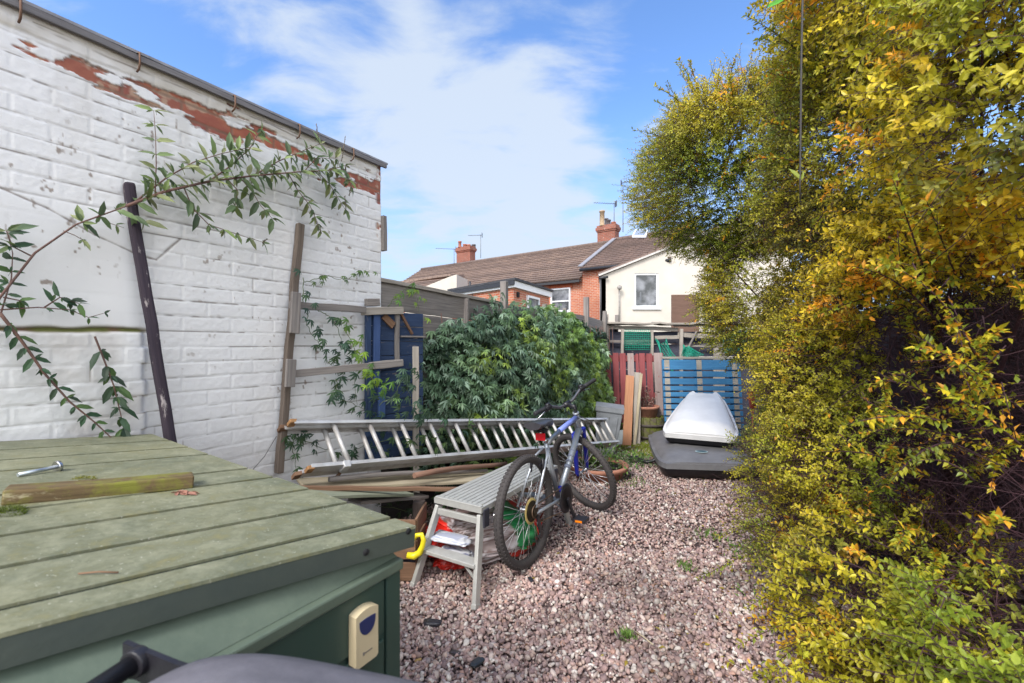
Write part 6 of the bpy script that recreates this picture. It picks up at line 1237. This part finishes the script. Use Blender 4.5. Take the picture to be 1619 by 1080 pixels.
def inner_twigs(region, n, parent, O, r=(.001, .0032)):
    m = MB()
    for i in range(n):
        (x0, x1), (y0, y1), (z0, z1) = region; p_ = Vector((random.uniform(x0, x1), random.uniform(y0, y1), random.uniform(z0, z1))); d = Vector((random.gauss(-.3, .5), random.gauss(-.1, .5), random.gauss(.35, .5))).normalized(); pts_ = [p_]; L = random.uniform(.2, .6)
        for k_ in range(7): d = (d+Vector((random.gauss(0, .14), random.gauss(0, .14), random.gauss(-.06, .14)))).normalized(); pts_.append(pts_[-1]+d*L/7)
        rr = random.uniform(*r); m.tube([q-O for q in pts_], [rr*(1-.1*k_) for k_ in range(8)], 4, cap=False)
    return m.build('inner_twigs', MAR, parent)
def limbs(base, tips, parent, O):
    m = MB(); base = Vector(base)
    for t in tips:
        t = Vector(t); mid = base.lerp(t, .5)+Vector((random.gauss(0, .08), random.gauss(0, .08), .12)); pts_ = [base, base.lerp(mid, .5)+Vector((random.gauss(0, .03), random.gauss(0, .03), .03)), mid, mid.lerp(t, .5)+Vector((random.gauss(0, .04), random.gauss(0, .04), .04)), t]; m.tube([q-O for q in pts_], [.018, .013, .009, .006, .003], 7)
    return m.build('branches', MAR, parent)
HO = Vector((2.5, 3.2, 0)); hd1 = empty('overhanging_hedge', HO, 'tall yellow-green and orange leaved hedge leaning over the gravel on the right', 'hedge')
blobsA = [((2.25, 3.9, 2.82), (1.12, 1.1, .70), 1.0, -.45, .62), ((1.75, 3.55, 3.05), (.55, .6, .40), .9, -.4, .5), ((2.55, 3.9, 1.85), (.86, .9, .80), .95, -.35, .68), ((2.45, 3.0, 1.40), (.68, .62, .62), 1.0, .1, .78),
          ((2.18, 2.3, 2.45), (.82, .9, .78), 1.0, .05, .66), ((2.0, 1.75, 3.1), (.85, .8, .7), .8, .75, .65), ((1.72, 1.25, 2.15), (.55, .55, .62), 1.0, .5, .70), ((2.45, 2.5, 3.4), (.9, .9, .6), .6, .2, .7), ((1.95, 2.15, 1.62), (.42, .5, .30), .7, .35, .7), ((1.62, 1.75, 1.75), (.28, .3, .22), .8, .6, .6), ((1.98, 2.65, 1.12), (.44, .50, .55), 1.0, -.1, .6), ((1.72, 2.35, .78), (.30, .4, .30), .7, .1, .55)]
P_, D_, U_, L_, C_, TW = sprigs(blobsA, 400, .033, 3); near_leaves('crown', P_, HO, D_, U_, L_, C_, hd1); twigmesh(TW, hd1, MAR, .0014, np.array(HO))
# wispy leaders standing out of the crown
XL = []
for (c, r, n_) in (((2.25, 3.9, 2.82), (1.05, 1.0, .66), 34), ((1.75, 3.55, 3.05), (.5, .55, .36), 14), ((2.55, 3.9, 1.85), (.8, .8, .7), 14), ((2.1, 2.3, 2.45), (.75, .8, .7), 24), ((1.98, 2.65, 1.12), (.40, .45, .5), 12)):
    for _ in range(n_):
        v = Vector((-abs(random.gauss(0, 1))*.9+.15, -abs(random.gauss(0, .6)), random.gauss(.25, .8))).normalized(); s0 = Vector(c)+Vector([v[i]*r[i]*.85 for i in range(3)]); XL.append((s0, s0+(v+Vector((random.gauss(-.1, .3), random.gauss(0, .3), random.gauss(.15, .3)))).normalized()*random.uniform(.18, .42), random.uniform(0, .04)))
for _ in range(64):
    y = random.uniform(1.2, 2.4); z = random.uniform(.45, 1.6); x = .52+.60*y+random.uniform(-.05, .35); s0 = Vector((x, y, z)); XL.append((s0, s0+Vector((random.uniform(-.45, -.05), random.uniform(-.35, .05), random.uniform(-.12, .22))), random.uniform(0, .05)))
def leaders(specs, parent, O, leafL=.028, cols=((.22, .27, .035), (.38, .38, .04))):
    P_, D_, U_, L_, C_ = [], [], [], [], []
    for a_, b_, sag in specs:
        m = MB()
        a_, b_ = Vector(a_), Vector(b_); L = (b_-a_).length; k_n = int(L/.016); prev = None; pts_ = []
        for i in range(k_n+1):
            t = i/k_n; q = a_.lerp(b_, t)+Vector((0, 0, math.sin(t*math.pi)*sag)); pts_.append(q-O)
        m.tube(pts_[::3]+[pts_[-1]], [.004*(1-.8*i/(len(pts_[::3]))) for i in range(len(pts_[::3])+1)], 5)
        for i, q in enumerate(pts_):
            d = (b_-a_).normalized(); 
            for _ in range(3): P_.append(q); v = Vector((random.gauss(0, 1), random.gauss(0, 1), random.gauss(0, 1))); v = (v-d*v.dot(d)).normalized()+d*.8; D_.append(v); U_.append((random.gauss(0, .4), random.gauss(0, .4), 1)); L_.append(leafL*random.uniform(.5, 1.15)); C_.append(np.array(random.choice(cols))*random.uniform(.7, 1.4))
            if i % 4 == 2 and i < k_n*.9:
                v = Vector((random.gauss(0, 1), random.gauss(0, 1), random.gauss(.3, 1))).normalized(); LL_ = random.uniform(.05, .13)*(1.25-i/k_n)
                m.tube([q, q+(v+d*.7)*LL_], .0013, 4)
                for k_ in range(int(LL_/.012)): P_.append(q+(v+d*.7)*(k_*.012)); D_.append(Vector((random.gauss(0, 1), random.gauss(0, 1), random.gauss(0, 1)))+d); U_.append((0, 0, 1)); L_.append(leafL*random.uniform(.5, 1)); C_.append(np.array(random.choice(cols))*random.uniform(.7, 1.4))
        m.build('leader_stem', MAR, parent)
    leaves('leader_leaves', np.array([tuple(q) for q in P_]), np.array([tuple(q) for q in D_]), np.array(U_), np.array(L_), .45, np.array(C_), HEDGE, parent, 1)
LS = []
for (x0, y0, x1, y1, Y, sg_) in ((1140, 240, 1070, 100, 3.6, .05), (1120, 230, 1035, 160, 3.7, .05), (1110, 250, 1000, 205, 3.6, .04), (1110, 290, 1000, 300, 3.5, .05), (1120, 330, 1015, 345, 3.6, .06), (1160, 250, 1115, 150, 3.5, .03), (1100, 210, 1055, 130, 3.6, .0), (1130, 250, 1010, 265, 3.5, .06), (1150, 330, 1035, 385, 3.7, .05),
    (1330, 150, 1180, 25, 2.1, .04), (1330, 130, 1200, 60, 2.2, .05), (1350, 190, 1215, 115, 2.2, .04), (1310, 210, 1220, 165, 2.4, .03), (1400, 80, 1290, -10, 2.0, .03), (1270, 230, 1160, 165, 3.0, .04), (1450, 120, 1340, -30, 1.9, .02), (1420, 200, 1250, 40, 2.0, .05), (1150, 470, 1080, 500, 3.9, .02), (1180, 520, 1120, 505, 3.9, .03)):
    LS.append((at(x0, y0, Y), at(x1, y1, Y), sg_))
leaders(LS, hd1, HO); leaders(XL, hd1, HO, .031, ((.24, .30, .03), (.50, .44, .03), (.62, .50, .03), (.36, .38, .03), (.72, .34, .03)))
inner_twigs(((1.75, 2.9), (1.2, 3.2), (.5, 2.4)), 1000, hd1, HO); inner_twigs(((1.7, 2.9), (1.1, 2.5), (.5, 1.7)), 2600, hd1, HO, (.0008, .0026))
limbs((2.6, 2.6, 0), [(1.7, 1.6, 2.6), (2.0, 3.6, 2.7), (1.5, 1.3, 2.0), (2.3, 3.6, 1.6), (1.9, 2.2, 2.9), (1.9, 2.8, 1.4), (1.6, 3.9, 2.4), (2.4, 1.6, 2.2), (1.4, 1.9, 2.8)], hd1, HO)
HO2 = Vector((1.9, 1.8, 0)); hd2 = empty('spreading_shrub', HO2, 'low spreading yellow-leaved shrub at the foot of the hedge, sprawling over the gravel', 'shrub')
blobsB = [((2.44, 3.30, .48), (.60, .72, .48), .9, .15, .66), ((2.0, 2.6, .22), (.62, .6, .32), .5, 0, .5), ((1.72, 1.78, .28), (.60, .62, .40), .8, 0, .6), ((1.62, 1.12, .42), (.50, .50, .38), 1.0, -.35, .7), ((1.42, 1.3, .12), (.5, .5, .26), .8, -.05, .6), ((1.25, .85, .38), (.34, .34, .24), .7, -.1, .7)]
P_, D_, U_, L_, C_, TW = sprigs(blobsB, 300, .031, 60); near_leaves('foliage', P_, HO2, D_, U_, L_, C_, hd2); twigmesh(TW, hd2, MAR, .0014, np.array(HO2))
LS = []
for (x0, y0, x1, y1, Y, s_) in ((1250, 860, 1105, 915, 2.5, .03), (1260, 830, 1130, 850, 2.8, .03), (1280, 800, 1150, 800, 3.0, .05), (1300, 930, 1180, 960, 2.0, .03), (1330, 960, 1170, 1020, 1.85, .02), (1300, 1000, 1200, 1075, 1.75, .02), (1260, 720, 1150, 690, 3.3, .03), (1280, 880, 1180, 830, 2.5, .04), (1500, 700, 1410, 760, 1.4, .03), (1540, 760, 1450, 730, 1.3, .03), (1470, 640, 1425, 590, 1.5, .02)): LS.append((at(x0, y0, Y), at(x1, y1, Y), s_))
leaders(LS, hd2, HO2, .028, ((.40, .38, .04), (.22, .27, .04)))
inner_twigs(((1.55, 2.6), (1.2, 2.9), (.02, .6)), 700, hd2, HO2)
limbs((2.2, 2.2, 0), [(1.6, 1.7, .5), (1.9, 3.2, .7), (1.5, 1.2, .6), (1.5, 2.5, .3), (1.3, 1.5, .2), (2.1, 3.6, .8)], hd2, HO2)
# hanging bare stem in front of the hedge
Yh = 1.35; a_ = at(1268, -140, Yh); hs = empty('hanging_stem', a_, 'thin dark bare stem hanging straight down before the hedge with a curled green tip', 'stem')
m = MB(); m.tube([a_-a_, at(1269, 0, Yh)-a_, at(1267, 100, Yh)-a_, at(1266, 200, Yh)-a_, at(1265, 285, Yh)-a_, at(1265, 320, Yh)-a_], [.0032, .003, .003, .003, .0025, .0015], 8); m.build('stem', m_plain('dark_stem', (.035, .03, .028), .6), hs)
P_ = [at(1266, 284, Yh)-a_, at(1266, 286, Yh)-a_, at(1212, 12, Yh)-a_]; D_ = [(-.8, 0, .9), (.1, -.2, .6), (1, -.2, .45)]
leaves('tip_leaves', np.array([tuple(q) for q in P_]), D_, [(0, -1, .3)]*3, [.05, .03, .055], .3, np.array([(.30, .36, .06), (.30, .36, .06), (.10, .40, .04)]), PL, hs, 2)
m = MB(); m.tube([at(1212, 12, Yh)-a_, at(1235, -40, Yh)-a_, at(1262, -110, Yh)-a_], .0015, 5); m.build('side_shoot', STM, hs)
# terracotta pot deep in the shrub, bottom right
sp = at(1440, 1040, 1.45); pot('sunken_pot', 'terracotta pot glimpsed under the shrub at the lower right', (sp.x+.08, sp.y, .0), .14, .26)
